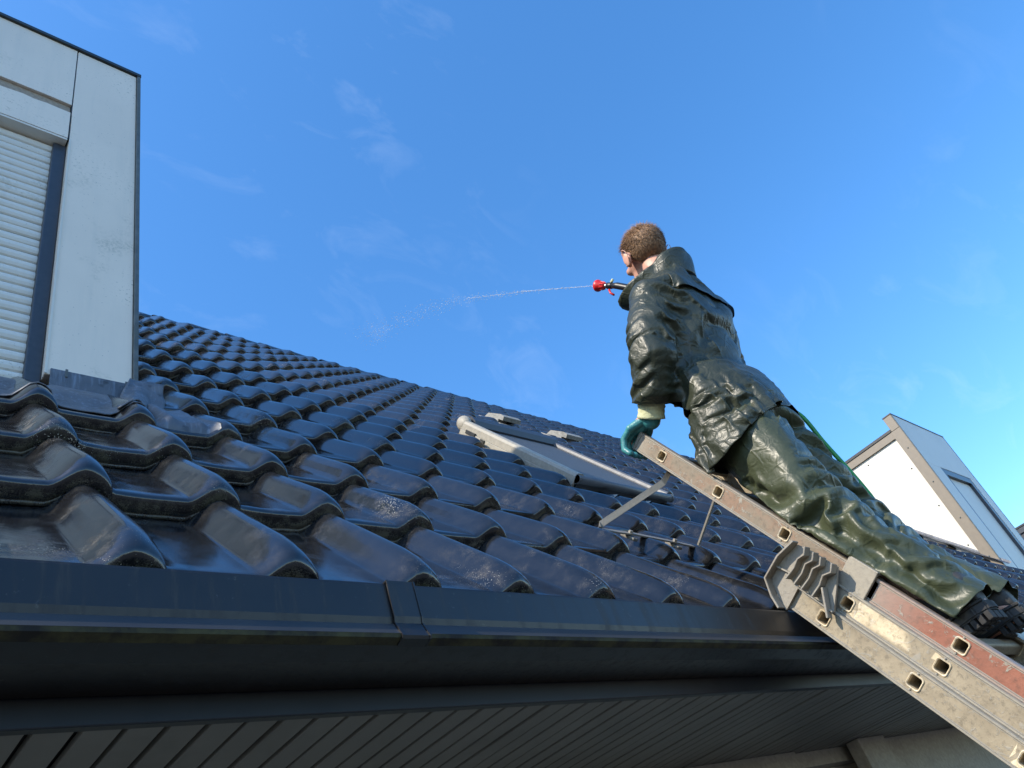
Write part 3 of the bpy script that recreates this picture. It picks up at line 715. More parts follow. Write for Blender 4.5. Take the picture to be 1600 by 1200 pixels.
# ------------------------------------------------------------------ the man on the ladder
def m_rain(name,c0,c1,sc=1.0):
    b=NB(name); n=b.noise(6,4); f=b.noise(70*sc,3,.6)
    b.set(b.mix(b.ramp(n,.35,.65),c0,c1),b.math('ADD',.30,b.math('MULTIPLY',f,.22)),0,**{'IOR':1.46})
    v=b.voro(20*sc,b.warp(8*sc,.06),'DISTANCE_TO_EDGE'); cr=b.ramp(v.outputs['Distance'],0,.10)
    b.bump(b.math('ADD',b.math('MULTIPLY',cr,b.math('MULTIPLY',b.ramp(n,.35,.7),-.9)),b.noise(26*sc,2,.5,dist=2.5)),.006,.40); return b.m
def _warp(s,scale,amt):
    x=s.new('ShaderNodeTexNoise'); x.inputs['Scale'].default_value=scale; x.inputs['Detail'].default_value=2; s.l.new(s.pos(),x.inputs['Vector'])
    sub=s.new('ShaderNodeVectorMath',operation='MULTIPLY_ADD'); s.l.new(x.outputs['Color'],sub.inputs[0]); sub.inputs[1].default_value=(amt,)*3; s.l.new(s.pos(),sub.inputs[2]); return sub.outputs[0]
NB.warp=_warp
M['jacket']=m_rain('olive_rain_jacket',(.026,.031,.019),(.040,.045,.028))
M['trousers']=m_rain('olive_rain_trousers',(.040,.048,.024),(.060,.069,.036),.8)
def m_skin():
    b=NB('skin'); n=b.noise(40,4); b.set(b.mix(b.ramp(n,.3,.7),(.50,.25,.17),(.60,.33,.24)),.5,0,**{'Subsurface Weight':.0,'Subsurface Scale':.012}); b.bump(b.noise(260,3),.0006,.4); return b.m
M['skin']=m_skin()
M['hair']=simple('brown_hair',(.34,.20,.108),.6,0,.6,110,0)
def m_glove():
    b=NB('teal_glove'); n=b.noise(30,4); b.set(b.mix(b.ramp(n,.3,.7),(.03,.16,.17),(.06,.26,.27)),.38); b.bump(b.noise(120,3),.0015,.5); return b.m
M['glove']=m_glove()
M['cuff']=simple('cream_knit_cuff',(.60,.60,.36),.8,0,.2,120,.002)
M['boot']=simple('scuffed_black_boot',(.030,.029,.028),.6,0,.4,60,.001,(.10,.09,.075))
M['sole']=simple('boot_rubber',(.022,.021,.020),.75,0,.4,60,.001,(.09,.08,.065))
M['gunred']=simple('red_nozzle_plastic',(.62,.02,.018),.35,0,.15,60,.0003)
M['hose']=simple('green_hose',(.045,.28,.05),.4,0,.2,50,.0003)
M['chrome']=simple('silver_lance',(.55,.53,.48),.3,.8,.15,50,.0003)
M['black']=simple('black_plastic',(.012,.012,.013),.4,0,.3,60,.0003)
def cap(bm,p,q,r1,r2=None,seg=14):
    p=Vector(p);q=Vector(q); r2=r1 if r2 is None else r2
    d=(q-p)
    if d.length<1e-5: d=Vector((0,0,1e-3))
    t=d.normalized(); up=t.orthogonal().normalized(); sd=t.cross(up); prof=[]
    for k in range(5): a=math.pi/2*(k/4); prof.append((p-t*r1*math.cos(a),max(r1*math.sin(a),1e-4)))
    for k in range(5): a=math.pi/2*(k/4); prof.append((q+t*r2*math.sin(a),max(r2*math.cos(a),1e-4)))
    rings=[[bm.verts.new(c+(up*math.cos(2*math.pi*k/seg)+sd*math.sin(2*math.pi*k/seg))*r) for k in range(seg)] for c,r in prof]
    for a,b in zip(rings,rings[1:]):
        for k in range(seg): bm.faces.new((a[k],a[(k+1)%seg],b[(k+1)%seg],b[k]))
    bm.faces.new(rings[0][::-1]); bm.faces.new(rings[-1])
def chain(bm,pts,rs):
    for k in range(len(pts)-1): cap(bm,pts[k],pts[k+1],rs[k],rs[k+1])
def ell(bm,c,r,M3=None):
    mt=Matrix.Translation(c)@(M3.to_4x4() if M3 is not None else Matrix())@Matrix.Diagonal((*r,1)); bmesh.ops.create_uvsphere(bm,u_segments=24,v_segments=16,radius=1,matrix=mt)
def loft(bm,rings,seg=36):
    """rings: (center, rx, ry[, power]) horizontal super-ellipses, closed"""
    R0=[]
    for (c,rx,ry) in rings:
        c=Vector(c); rr=[]
        for k in range(seg):
            a=2*math.pi*k/seg; ca,sa=math.cos(a),math.sin(a); e=.85
            rr.append(bm.verts.new(c+Vector((rx*math.copysign(abs(ca)**e,ca),ry*math.copysign(abs(sa)**e,sa),0))))
        R0.append(rr)
    for a,b in zip(R0,R0[1:]):
        for k in range(seg): bm.faces.new((a[k],a[(k+1)%seg],b[(k+1)%seg],b[k]))
    bm.faces.new(R0[0][::-1]); bm.faces.new(R0[-1])
def evalmesh(o,name):
    dg=bpy.context.evaluated_depsgraph_get(); dg.update(); e=o.evaluated_get(dg); me=bpy.data.meshes.new_from_object(e,depsgraph=dg); me.name=name; return me
def remesh(bm,vox,sm=4,name='tmp'):
    bmesh.ops.recalc_face_normals(bm,faces=bm.faces)
    o=obj('tmp',bm); md=o.modifiers.new('r','REMESH'); md.mode='VOXEL'; md.voxel_size=vox
    if sm: s=o.modifiers.new('s','SMOOTH'); s.factor=.5; s.iterations=sm
    me=evalmesh(o,name); bpy.data.objects.remove(o); me.materials.clear(); return me
# joints: world metres, he faces +Y, his left is -X
J=dict(neck=(2.2,.838,3.49),headc=(2.2,.878,3.683),Ls=(2.025,.878,3.37),Rs=(2.385,.858,3.42),Le=(1.952,.932,3.125),Lw=(1.998,1.062,2.985),
 Re=(2.475,1.03,3.36),Rw=(2.40,1.02,3.60),pel=(2.2,.85,2.89),Lh=(2.115,.86,2.87),Rh=(2.272,.872,2.87),Lk=(2.09,.803,2.46),Rk=(2.27,.808,2.46),La=(2.11,.637,2.075),Ra=(2.285,.625,2.065))
J={k:Vector(v) for k,v in J.items()}
HC=J['headc']
headM=Matrix.Translation(HC)@Matrix.Rotation(R_(-33),4,'Z')@Matrix.Rotation(R_(14),4,'X')      # looks up the roof
def Hd(x,y,z): return headM@Vector((x,y,z))
def hand(bm,W,K,side,grow=0.0,spread=.021):
    """W wrist, K list of 4 knuckle->tip polylines, plus thumb polyline last"""
    kn=[k[0] for k in K[:4]]
    for k in kn: cap(bm,W,k,.017+grow,.0115+grow,10)
    for a,b in zip(kn,kn[1:]): cap(bm,a,b,.012+grow,.012+grow,10)
    c=sum(kn,Vector())/4
    cap(bm,W.lerp(c,.35),W.lerp(c,.8),.020+grow,.018+grow,12)
    for k in K: chain(bm,k,[.0100+grow]+[.0092+grow]*(len(k)-2)+[.0082+grow])
Wl=J['Lw']
LK=[]
for q in range(4):
    x=1.965+.0265*q; d=(-.004,.005,.002,-.010)[q]
    LK.append([Vector((x,1.150+d,2.968-.002*q)),Vector((x,1.190+d,2.952)),Vector((x+.001,1.203+d*.6,2.918)),Vector((x+.002,1.188,2.890+abs(1.5-q)*.003))])
LK.append([Vector((2.02,1.095,2.968)),Vector((2.044,1.128,2.958)),Vector((2.052,1.158,2.946)),Vector((2.048,1.180,2.932))])
Wr=J['Rw']
RK=[]; RO=Vector((.115,-.020,.015))
for q in range(4):
    z=3.690-.021*q; RK.append([RO+Vector((2.285,1.050+.004*q,z)),RO+Vector((2.255,1.068+.003*q,z-.002)),RO+Vector((2.228,1.052,z-.004)),RO+Vector((2.233,1.030,z-.006))])
RK.append([RO+Vector((2.290,1.015,3.655)),RO+Vector((2.262,1.010,3.690)),RO+Vector((2.248,1.030,3.714))])
TORSO=[((2.2,.845,2.80),.13,.09),((2.2,.855,2.86),.160,.108),((2.2,.872,2.95),.156,.100),((2.2,.895,3.05),.140,.092),((2.2,.890,3.18),.153,.100),((2.2,.880,3.30),.167,.106),((2.2,.868,3.39),.162,.090),((2.2,.848,3.46),.105,.062),((2.2,.842,3.50),.062,.058)]
def body_shape():
    bm=bmesh.new()
    loft(bm,TORSO)
    chain(bm,[J['neck']-Vector((0,0,.05)),J['neck'],HC+Vector((0,-.012,-.075))],[.066,.060,.055])
    for s in 'LR':
        chain(bm,[J[s+'s'],J[s+'e'],J[s+'w']],[.060,.045,.031])
        chain(bm,[J['neck']+Vector((0,0,-.05)),J[s+'s']],[.055,.055])
        chain(bm,[J[s+'h'],J[s+'k'],J[s+'a']],[.092,.060,.045])
        a=J[s+'a']; chain(bm,[a,a+Vector((0,-.05,-.055)),a+Vector((0,.10,-.065)),a+Vector((0,.165,-.072))],[.045,.032,.034,.022])
    hand(bm,Wl,LK,'L'); hand(bm,Wr,RK,'R')
    # head: skull, face, jaw, brow, nose, lips, ears
    def e(c,r,rot=None): ell(bm,Vector(c),r,rot) 
    n0=len(bm.verts)
    e((0,-.012,.034),(.076,.095,.084)); e((0,.022,.01),(.066,.070,.085)); e((0,.034,-.052),(.054,.056,.052)); e((0,.066,-.088),(.024,.022,.018))
    e((0,.086,.030),(.050,.016,.012)); cap(bm,(0,.094,.018),(0,.113,-.018),.009,.0125,10); e((0,.093,-.048),(.024,.012,.006)); e((0,.091,-.060),(.020,.012,.007))
    for s in (-1,1):
        e((s*.045,.068,-.012),(.022,.020,.018)); e((s*.013,.102,-.020),(.008,.009,.007))
        rot=Matrix.Rotation(s*R_(-24),3,'Z')@Matrix.Rotation(R_(-12),3,'X')
        e((s*.088,-.014,-.004),(.0055,.022,.035),rot); e((s*.079,.000,-.020),(.008,.012,.018),rot)
        # helix rim
        pts=[Vector((s*(.095+.004*math.sin(t)),-.018-.021*math.cos(t)*1.0,.0+.034*math.sin(t))) for t in [(-.9+k*.42) for k in range(9)]]
        chain(bm,pts,[.0042]*9)
    bm.verts.ensure_lookup_table(); bmesh.ops.transform(bm,matrix=headM,verts=bm.verts[n0:])
    return bm
me=remesh(body_shape(),.0055,5,'person')
person=obj('person',me,M['skin'],None,True,label='man in dark olive rain suit and teal glove, spraying from the ladder',category='person')
# eyes and mouth so that the face holds from the other side
for s in (-1,1):
    bm=bmesh.new(); bmesh.ops.create_uvsphere(bm,u_segments=14,v_segments=10,radius=.0118); bm.transform(headM@Matrix.Translation((s*.031,.0775,.012))); obj('eye',bm,simple('eye_white' if s<0 else 'eye_white_b',(.62,.60,.57),.25,0,.05,40,0),person,True)
    bm=bmesh.new(); bmesh.ops.create_uvsphere(bm,u_segments=10,v_segments=8,radius=.006,matrix=headM@Matrix.Translation((s*.031,.0845,.013))); obj('iris',bm,M['black'],person,True)
    bm=bmesh.new(); ell(bm,Vector((s*.031,.088,.029)),(.017,.006,.0035),Matrix.Rotation(s*R_(8),3,'Y')); bm.transform(headM); obj('eyebrow',bm,M['hair'],person,True)
bm=bmesh.new(); ell(bm,Vector((0,.1035,-.054)),(.021,.0035,.0022)); bm.transform(headM); obj('mouth',bm,simple('lips',(.30,.10,.08),.45),person,True)
# hair: scalp cap grown with short tufts
def hair():
    rr=random.Random(5); V=[];F=[]
    def scalp(d):
        a=Vector((d.x/.0785,d.y/.0985,d.z/.0865)); k=1/a.length; return Vector((0,-.012,.034))+d*k
    N_=17000
    for k in range(N_):
        z=1-2*(k+.5)/N_; ph=k*2.399963; r=math.sqrt(max(0,1-z*z)); d=Vector((r*math.cos(ph),r*math.sin(ph),z))
        front=d.y
        lim=-.93 if front<-.30 else (-.93+(front+.30)*1.95)          # hairline: low at the nape, rising over the ears to the brow
        if d.z<lim+.06*noise.noise(d*6): continue
        if abs(d.x)>.75 and -.10<d.y<.30 and d.z<-.10: continue
        p=scalp(d); n=d.normalized()
        top=max(0,d.z); ln=.010+.020*top**1.1+(.010 if d.z>.25 and d.y>.3 else 0); ln*=rr.uniform(.55,1.45)
        if d.z<-.15: ln*=.62
        sw=Vector((noise.noise(d*2.2)*.35,.75*top+.20,-1.0*(1-top)+.12*noise.noise(d*3+Vector((3,0,0)))))
        t=(n*(.50+.22*rr.random())+sw*.72+Vector((rr.gauss(0,.15),rr.gauss(0,.15),rr.gauss(0,.15)))).normalized()
        sd=t.cross(n); sd=(sd if sd.length>1e-3 else n.orthogonal()).normalized(); w=.0006+.0005*rr.random()
        b0=len(V); q=p-n*.004
        mid=q+t*ln*.55+n*.002; tip=q+t*ln+Vector((0,0,-.003))*(1-top)
        V+=[q-sd*w,q+sd*w,q+n.cross(sd)*0+t.cross(sd)*w,mid-sd*w*.8,mid+sd*w*.8,mid+t.cross(sd)*w*.8,tip]
        F+=[(b0,b0+1,b0+4,b0+3),(b0+1,b0+2,b0+5,b0+4),(b0+2,b0,b0+3,b0+5),(b0+3,b0+4,b0+6),(b0+4,b0+5,b0+6),(b0+5,b0+3,b0+6)]
    # skin-tight cap below the tufts
    bm=bmesh.new(); bmesh.ops.create_uvsphere(bm,u_segments=40,v_segments=26,radius=1)
    kill=[f for f in bm.faces if (lambda c:c.z<(-.91 if c.y<-.30 else -.91+(c.y+.30)*1.95) or (abs(c.x)>.75 and -.1<c.y<.3 and c.z<-.08))(f.calc_center_median())]
    bmesh.ops.delete(bm,geom=kill,context='FACES')
    bm.verts.index_update(); b0=len(V)
    for v in bm.verts: V.append(scalp(v.co.normalized())+v.co.normalized()*.0005)
    for f in bm.faces: F.append(tuple(b0+v.index for v in f.verts))
    bm.free()
    return mesh('hair',[headM@v for v in V],F)
obj('hair',hair(),M['hair'],person,True)
# ------------------------------------------------------------------ rain suit: loose shells that are given spare cloth and left to buckle over the body
def segdist(P,a,b,r1,r2):
    a=np.array(a);b=np.array(b); d=b-a; t=np.clip(((P-a)@d)/(d@d),0,1); c=a+t[:,None]*d; v=P-c; L=np.linalg.norm(v,axis=1)+1e-9; return L-(r1+(r2-r1)*t), v/L[:,None]
CAPS=[]
for s_ in 'LR':
    CAPS+=[(J[s_+'s'],J[s_+'e'],.058,.045),(J[s_+'e'],J[s_+'w'],.045,.033),(J[s_+'h'],J[s_+'k'],.090,.060),(J[s_+'k'],J[s_+'a'],.060,.046),(J['neck']+Vector((0,0,-.05)),J[s_+'s'],.055,.055)]
TZ=np.array([t[0][2] for t in TORSO]); TY=np.array([t[0][1] for t in TORSO]); TRX=np.array([t[1] for t in TORSO]); TRY=np.array([t[2] for t in TORSO])
def collide(P,mg):
    for a,b,r1,r2 in CAPS:
        d,n_=segdist(P,a,b,r1+mg,r2+mg); k=d<0; P[k]-=n_[k]*d[k,None]
    k=(P[:,2]>2.80)&(P[:,2]<3.5)
    q=P[k]; cy=np.interp(q[:,2],TZ,TY); rx=np.interp(q[:,2],TZ,TRX)+mg; ry=np.interp(q[:,2],TZ,TRY)+mg
    e=np.sqrt(((q[:,0]-2.2)/rx)**2+((q[:,1]-cy)/ry)**2)+1e-9; f_=np.maximum(1,1/e)
    q[:,0]=2.2+(q[:,0]-2.2)*f_; q[:,1]=cy+(q[:,1]-cy)*f_; P[k]=q
    # ladder: stay on the climber's side of stiles and rungs
    r=P-np.array(H0); l=r@np.array(LD); m=r@np.array(LMd)
    k=(l<.10)&(l>-1.3)&(P[:,0]>1.985)&(P[:,0]<2.375)&(m<.043)&(m>-.06)
    P[k]+=np.array(LMd)*(.043-m[k])[:,None]
    return P
def buckle(bm,axis,growth,pinf,iters,bend,shape,seed,grav=0.0,mg=.007,nz=.012,nf=9.0,twist=0.0,tvar=.7,sharp=.7):
    bm.verts.ensure_lookup_table(); bm.verts.index_update()
    X0=np.array([v.co[:] for v in bm.verts]); rng=np.random.RandomState(seed)
    E=np.array([(e.verts[0].index,e.verts[1].index) for e in bm.edges]); D=[]
    for f in bm.faces:
        v=[q.index for q in f.verts]
        if len(v)==4: D+=[(v[0],v[2]),(v[1],v[3])]
    A=np.concatenate([E,np.array(D)]) ; i,j=A[:,0],A[:,1]; n=len(X0)
    d0=X0[j]-X0[i]; L0=np.linalg.norm(d0,axis=1); mid=(X0[i]+X0[j])/2
    ax,ga,gb=axis(mid); c2=((d0/L0[:,None]*ax).sum(1))**2
    un=np.array([max(.1,1+1.3*noise.noise(Vector(p)*4.3+Vector((seed,0,0)))) for p in mid])
    tw=np.array([noise.noise(Vector(p)*3.1+Vector((0,seed,4))) for p in mid])*2.0*tvar+twist
    sd_=np.cross(ax,np.array((.3,-.8,.5))); sd_/=np.linalg.norm(sd_,axis=1)[:,None]+1e-9; ax=ax*np.cos(tw)[:,None]+sd_*np.sin(tw)[:,None]
    c2=((d0/L0[:,None]*ax).sum(1))**2
    g=1+growth*un*(ga*c2+gb*(1-c2)); rest=L0*g
    w=np.array([pinf(Vector(p)) for p in X0]); free=(1-w)[:,None]
    cnt=np.bincount(i,minlength=n)+np.bincount(j,minlength=n); cnt=np.maximum(cnt,1)[:,None]
    ei,ej=E[:,0],E[:,1]; ec=np.maximum(np.bincount(ei,minlength=n)+np.bincount(ej,minlength=n),1)[:,None]
    def acc(a,b,V,W): return np.stack([np.bincount(a,V[:,k],n)+np.bincount(b,W[:,k],n) for k in range(3)],1)
    P=X0.copy()
    for k in range(n):
        p=Vector(X0[k]); P[k]+=np.array((noise.noise(p*nf),noise.noise(p*nf+Vector((7.3,0,0))),noise.noise(p*nf+Vector((0,9.1,0)))))*nz*(1-w[k])
    # smoothed anchor so that the silhouette holds while the folds are free
    for it in range(iters):
        t=it/iters; r_=L0+(rest-L0)*min(1,t*1.6)
        for _ in range(2):
            d=P[j]-P[i]; L=np.linalg.norm(d,axis=1)+1e-9; c=(d*((L-r_)/L*.5)[:,None]); P+=free*acc(i,j,c,-c)/cnt*1.7
        lap=acc(ei,ej,P[ej],P[ei])/ec-P
        l2=acc(ei,ej,lap[ej],lap[ei])/ec-lap
        P-=free*bend*l2
        P+=free*((X0-P)*shape); P[:,2]-=grav*(1-w)
        if it%2==0: P=np.where(free>0,collide(P.copy(),mg),P)
    # crispen: push creases away from the locally averaged surface
    Q=P.copy()
    for _ in range(5): Q=Q+.7*(acc(ei,ej,Q[ej],Q[ei])/ec-Q)
    P=P+free*sharp*(P-Q)
    P=np.where(free>0,collide(P.copy(),mg*.6),P)
    for v,p in zip(bm.verts,P): v.co=p
def finer(bm):
    bm.to_mesh(m_:=bpy.data.meshes.new('tmp')); bm.free(); t=obj('tmp',m_); ss=t.modifiers.new('s','SUBSURF'); ss.levels=ss.render_levels=1
    m2=evalmesh(t,'tmp'); bpy.data.objects.remove(t); b=bmesh.new(); b.from_mesh(m2); return b
def cut(bm,co,no,near,rad):
    co=Vector(co);no=Vector(no).normalized(); near=Vector(near)
    fs=[f for f in bm.faces if (f.calc_center_median()-near).length<rad+.03]; g=list({v for f in fs for v in f.verts})+list({e for f in fs for e in f.edges})+fs
    bmesh.ops.bisect_plane(bm,geom=g,plane_co=co,plane_no=no,dist=.0015)
    bmesh.ops.delete(bm,geom=[v for v in bm.verts if (v.co-co).dot(no)>.0016 and (v.co-near).length<rad],context='VERTS')
def limb_axis(P,segs,base):
    best=np.full(len(P),1e9); ax=np.tile(np.array(base,float),(len(P),1)); idx=np.full(len(P),-1)
    for k,(a,b,r) in enumerate(segs):
        d,_=segdist(P,a,b,r,r); m=(d<best)&(d<.05); best[m]=d[m]; v=(Vector(b)-Vector(a)).normalized(); ax[m]=np.array(v); idx[m]=k
    return ax,idx
# jacket
bm=bmesh.new()
loft(bm,[((2.2,.890,2.62),.238,.180),((2.2,.890,2.68),.236,.178),((2.2,.886,2.76),.230,.170),((2.2,.888,2.84),.218,.154),((2.2,.894,2.95),.196,.138),((2.2,.914,3.08),.182,.122),((2.2,.902,3.22),.186,.126),((2.2,.880,3.34),.200,.128),((2.205,.866,3.42),.196,.112),((2.2,.852,3.475),.135,.090),((2.2,.848,3.515),.090,.086),((2.2,.848,3.66),.088,.088)])
la=(J['Lw']-J['Le']).normalized(); ra=(J['Rw']-J['Re']).normalized()
chain(bm,[J['Ls']+Vector((.03,0,0)),J['Ls'].lerp(J['Le'],.5),J['Le'],J['Le'].lerp(J['Lw'],.6),J['Lw']+la*.06],[.090,.083,.078,.072,.064])
chain(bm,[J['Rs']+Vector((-.03,0,0)),J['Rs'].lerp(J['Re'],.5),J['Re'],J['Re'].lerp(J['Rw'],.6),J['Rw']+ra*.05],[.090,.080,.074,.062,.052])
jm=remesh(bm,.0185,4); bm=bmesh.new(); bm.from_mesh(jm)
cut(bm,J['Lw']-la*.040,la,J['Lw'],.17); cut(bm,J['Rw']-ra*.01,ra,J['Rw'],.13)
cut(bm,(2.2,.87,2.798),(.26,-.30,-1),(2.2,.87,2.70),.60); cut(bm,(2.2,.845,3.53),(0,.55,1),(2.2,.83,3.66),.2)
def pin_j(c):
    if (c-J['Lw']).dot(la)>-.052 and (c-J['Lw']).length<.11: return .8
    if (c-J['Rw']).dot(ra)>-.03 and (c-J['Rw']).length<.10: return .8
    if c.z>3.47 and (Vector((c.x,c.y))-Vector((2.2,.82))).length<.14: return .25
    return 0
JS=[(J['Ls'],J['Le'],.08),(J['Le'],J['Lw'],.075),(J['Rs'],J['Re'],.08),(J['Re'],J['Rw'],.07)]
def ax_j(P):
    ax,idx=limb_axis(P,JS,(0,0,1)); ga=np.where(idx>=0,.95,.55); gb=np.where(idx>=0,.15,.55)
    low=np.clip((3.15-P[:,2])/.25,0,1); ga=np.where(idx<0,.35+.75*low,ga); gb=np.where(idx<0,.60-.1*low,gb)
    hi=np.clip((P[:,2]-3.36)/.1,0,1)*(idx<0); ga=ga*(1-.5*hi); return ax,ga,gb
import time as _t; _t0=_t.time()
buckle(bm,ax_j,.10,pin_j,120,.10,.004,3,.0002,.010,.030,5.0,.35,.9,.5)
bm=finer(bm); buckle(bm,ax_j,.10,pin_j,60,.06,.008,8,.0,.008,.010,9.0,-.3,1.2,1.1)
bm.to_mesh(jacket_me:=bpy.data.meshes.new('rain_jacket')); 
# trousers
bm2=bmesh.new()
loft(bm2,[((2.2,.865,2.74),.170,.110),((2.2,.868,2.84),.172,.112),((2.2,.875,2.96),.165,.108),((2.2,.88,3.04),.160,.102)])
for s_ in 'LR':
    a=J[s_+'a']; d=(a-J[s_+'k']).normalized()
    chain(bm2,[J[s_+'h'],J[s_+'h'].lerp(J[s_+'k'],.5),J[s_+'k'],J[s_+'k'].lerp(a,.55),a+d*.06],[.106,.104,.096,.086,.088])
tm=remesh(bm2,.0195,4); bm2=bmesh.new(); bm2.from_mesh(tm)
cut(bm2,(2.2,.84,2.99),(0,0,1),(2.2,.84,3.04),.4)
for s_ in 'LR':
    a=J[s_+'a']; d=(a-J[s_+'k']).normalized(); cut(bm2,a+d*.030,d,a+d*.10,.2)
def pin_t(c):
    if c.z>2.93: return 1
    for s_ in 'LR':
        a=J[s_+'a']; d=(a-J[s_+'k']).normalized()
        if (c-a).dot(d)>.02 and (c-a).length<.14: return .6
    return 0
TS=[(J['Lh'],J['Lk'],.11),(J['Lk'],J['La'],.095),(J['Rh'],J['Rk'],.11),(J['Rk'],J['Ra'],.095)]
def ax_t(P):
    ax,idx=limb_axis(P,TS,(0,0,1)); return ax,np.full(len(P),1.25),np.full(len(P),.12)
buckle(bm2,ax_t,.12,pin_t,120,.10,.0035,5,.0003,.010,.036,4.2,.75,.6,.5)
bm2=finer(bm2); buckle(bm2,ax_t,.10,pin_t,60,.06,.008,9,.0,.008,.010,8.0,-.4,1.2,1.1)
bm2.to_mesh(trouser_me:=bpy.data.meshes.new('rain_trousers'))
print('buckle seconds',_t.time()-_t0)
def vnoise(P,f,o):
    o=Vector(o); return np.array([noise.noise(Vector(p)*f+o) for p in P])
def tri(x): return 1-np.abs(2*(x-np.floor(x))-1)
def smooth01(x): x=np.clip(x,0,1); return x*x*(3-2*x)
def crumple(me,limbs,torso,seed,amp,lam_limb,lam_torso,base=.35):
    """diamond buckling folds round each limb: flat facets meeting in sharp ridges, uneven in size and depth"""
    n=len(me.vertices); co=np.empty(n*3); me.vertices.foreach_get('co',co); co=co.reshape(-1,3); nr=np.empty(n*3); me.vertices.foreach_get('normal',nr); nr=nr.reshape(-1,3)
    w1=vnoise(co,5.5,(seed,0,0)); w2=vnoise(co,5.5,(0,seed,2)); w3=vnoise(co,14,(seed,3,0)); dep=np.clip(.75+1.3*vnoise(co,4.2,(3,seed,0)),.12,1.6)
    H=np.zeros(n); Wt=np.zeros(n)
    for chain_,lam,kk in limbs:
        best=np.full(n,1e9); S_=np.zeros(n); TH_=np.zeros(n); acc_=0; tot=sum((Vector(b)-Vector(a)).length for a,b in zip(chain_,chain_[1:]))
        for a,b in zip(chain_,chain_[1:]):
            a=np.array(a);b=np.array(b); d=b-a; Ls=np.linalg.norm(d); t=np.clip(((co-a)@d)/(d@d),0,1); v=co-(a+t[:,None]*d); L=np.linalg.norm(v,axis=1); m=L<best
            ax=d/Ls; u=np.cross(ax,(0.3,-.5,.81)); u/=np.linalg.norm(u); vv=np.cross(ax,u); th=np.arctan2(v@vv,v@u)
            best[m]=L[m]; S_[m]=(acc_+t*Ls)[m]; TH_[m]=th[m]; acc_+=Ls
        wt=smooth01((.155-best)/.05)*smooth01((S_/tot-.02)/.16)
        ph=S_/lam+w1*1.15+w3*.22; k=kk/(2*math.pi)
        h=np.maximum(tri(ph+TH_*k+w2*.5),tri(ph-TH_*k-w2*.6+.31))-.62
        H+=wt*h; Wt+=wt
    rest=np.clip(1-Wt,0,1)
    if torso:
        th=np.arctan2(co[:,1]-.88,co[:,0]-2.2); ph=co[:,2]/lam_torso+w1*1.3+w3*.25
        low=smooth01((3.20-co[:,2])/.22); k=3/(2*math.pi)
        h=(np.maximum(tri(ph+th*k+w2*.7),tri(ph*.8-th*k-w1*.7))-.62)*(.25+.85*low)
        up=(tri(th*1.6+w1*1.6+co[:,2]*2.2)-.5)*.55*(1-low)
        H+=rest*(h+up)
    else: H+=rest*base*(1-np.abs(w2)*2.2)
    fine=(1-np.abs(vnoise(co,21,(seed,seed,1)))*2.6)*.16
    D=amp*(H*dep+fine)
    me.vertices.foreach_set('co',(co+nr*D[:,None]).ravel()); me.update()
def garment(name,me,m,thick=.0015,cr=None):
    t=obj('tmp',me); ss=t.modifiers.new('s','SUBSURF'); ss.levels=ss.render_levels=1
    me=evalmesh(t,name); bpy.data.objects.remove(t)
    if cr: cr(me)
    o=obj(name,me,m,person,True); sd=o.modifiers.new('t','SOLIDIFY'); sd.thickness=thick; sd.offset=-1; return o
ARMS=[([J['Ls'],J['Le'],J['Lw']],.075,4),([J['Rs'],J['Re'],J['Rw']],.06,4)]
LEGS=[([J['Lh'],J['Lk'],J['La']],.130,3),([J['Rh'],J['Rk'],J['Ra']],.135,3)]
jk=garment('rain_jacket',jacket_me,M['jacket'])
tr=garment('rain_trousers',trouser_me,M['trousers'])
# storm flap across the upper back: a second layer of the jacket, open along its lower edge
bmf=bmesh.new(); bmf.from_mesh(jacket_me); bmf.normal_update()
def flapz(x): return 3.352-.06*(x-2.2)
bmesh.ops.bisect_plane(bmf,geom=bmf.verts[:]+bmf.edges[:]+bmf.faces[:],plane_co=(2.2,.8,3.352),plane_no=(.06,0,1),dist=.001)
kill=[f for f in bmf.faces if (lambda c,n:not(c.z>flapz(c.x) and n.y<.25 and 2.045<c.x<2.40 and c.z<3.47))(f.calc_center_median(),f.normal)]
bmesh.ops.delete(bmf,geom=kill,context='FACES')
bmf.normal_update()
for v in bmf.verts:
    t=max(0,1-(v.co.z-flapz(v.co.x))/.12); e=1 if 2.06<v.co.x<2.385 else .3
    v.co+=v.normal*(.003+.009*t*t*e)+Vector((0,0,-.016*t*t))
fm=bpy.data.meshes.new('storm_flap'); bmf.to_mesh(fm); bmf.free()
fl=garment('storm_flap',fm,M['jacket'])
# stand-up collar, flared at the throat
V=[];F=[];na,nh=56,9
for k in range(nh+1):
    t=k/nh
    for i in range(na):
        a_=2*math.pi*i/na; fr=max(0,math.sin(a_-.45)); r_=.088+.014*t*(1-fr)+(.045+.085*t**.7)*fr**4
        z=3.462+.095*t-.045*fr**2*t+.010*math.sin(a_*3+1)*t
        p=Vector((2.2+r_*math.cos(a_)*1.02,.842+r_*math.sin(a_)-.010*t,z))
        V.append(p+Vector((noise.noise(p*22),noise.noise(p*22+Vector((5,0,0))),noise.noise(p*22+Vector((0,5,0)))))*.010*t)
for k in range(nh):
    for i in range(na): F.append((k*na+i,k*na+(i+1)%na,(k+1)*na+(i+1)%na,(k+1)*na+i))
cl_=obj('collar',mesh('collar',V,F),M['jacket'],person,True); sd=cl_.modifiers.new('t','SOLIDIFY'); sd.thickness=.003
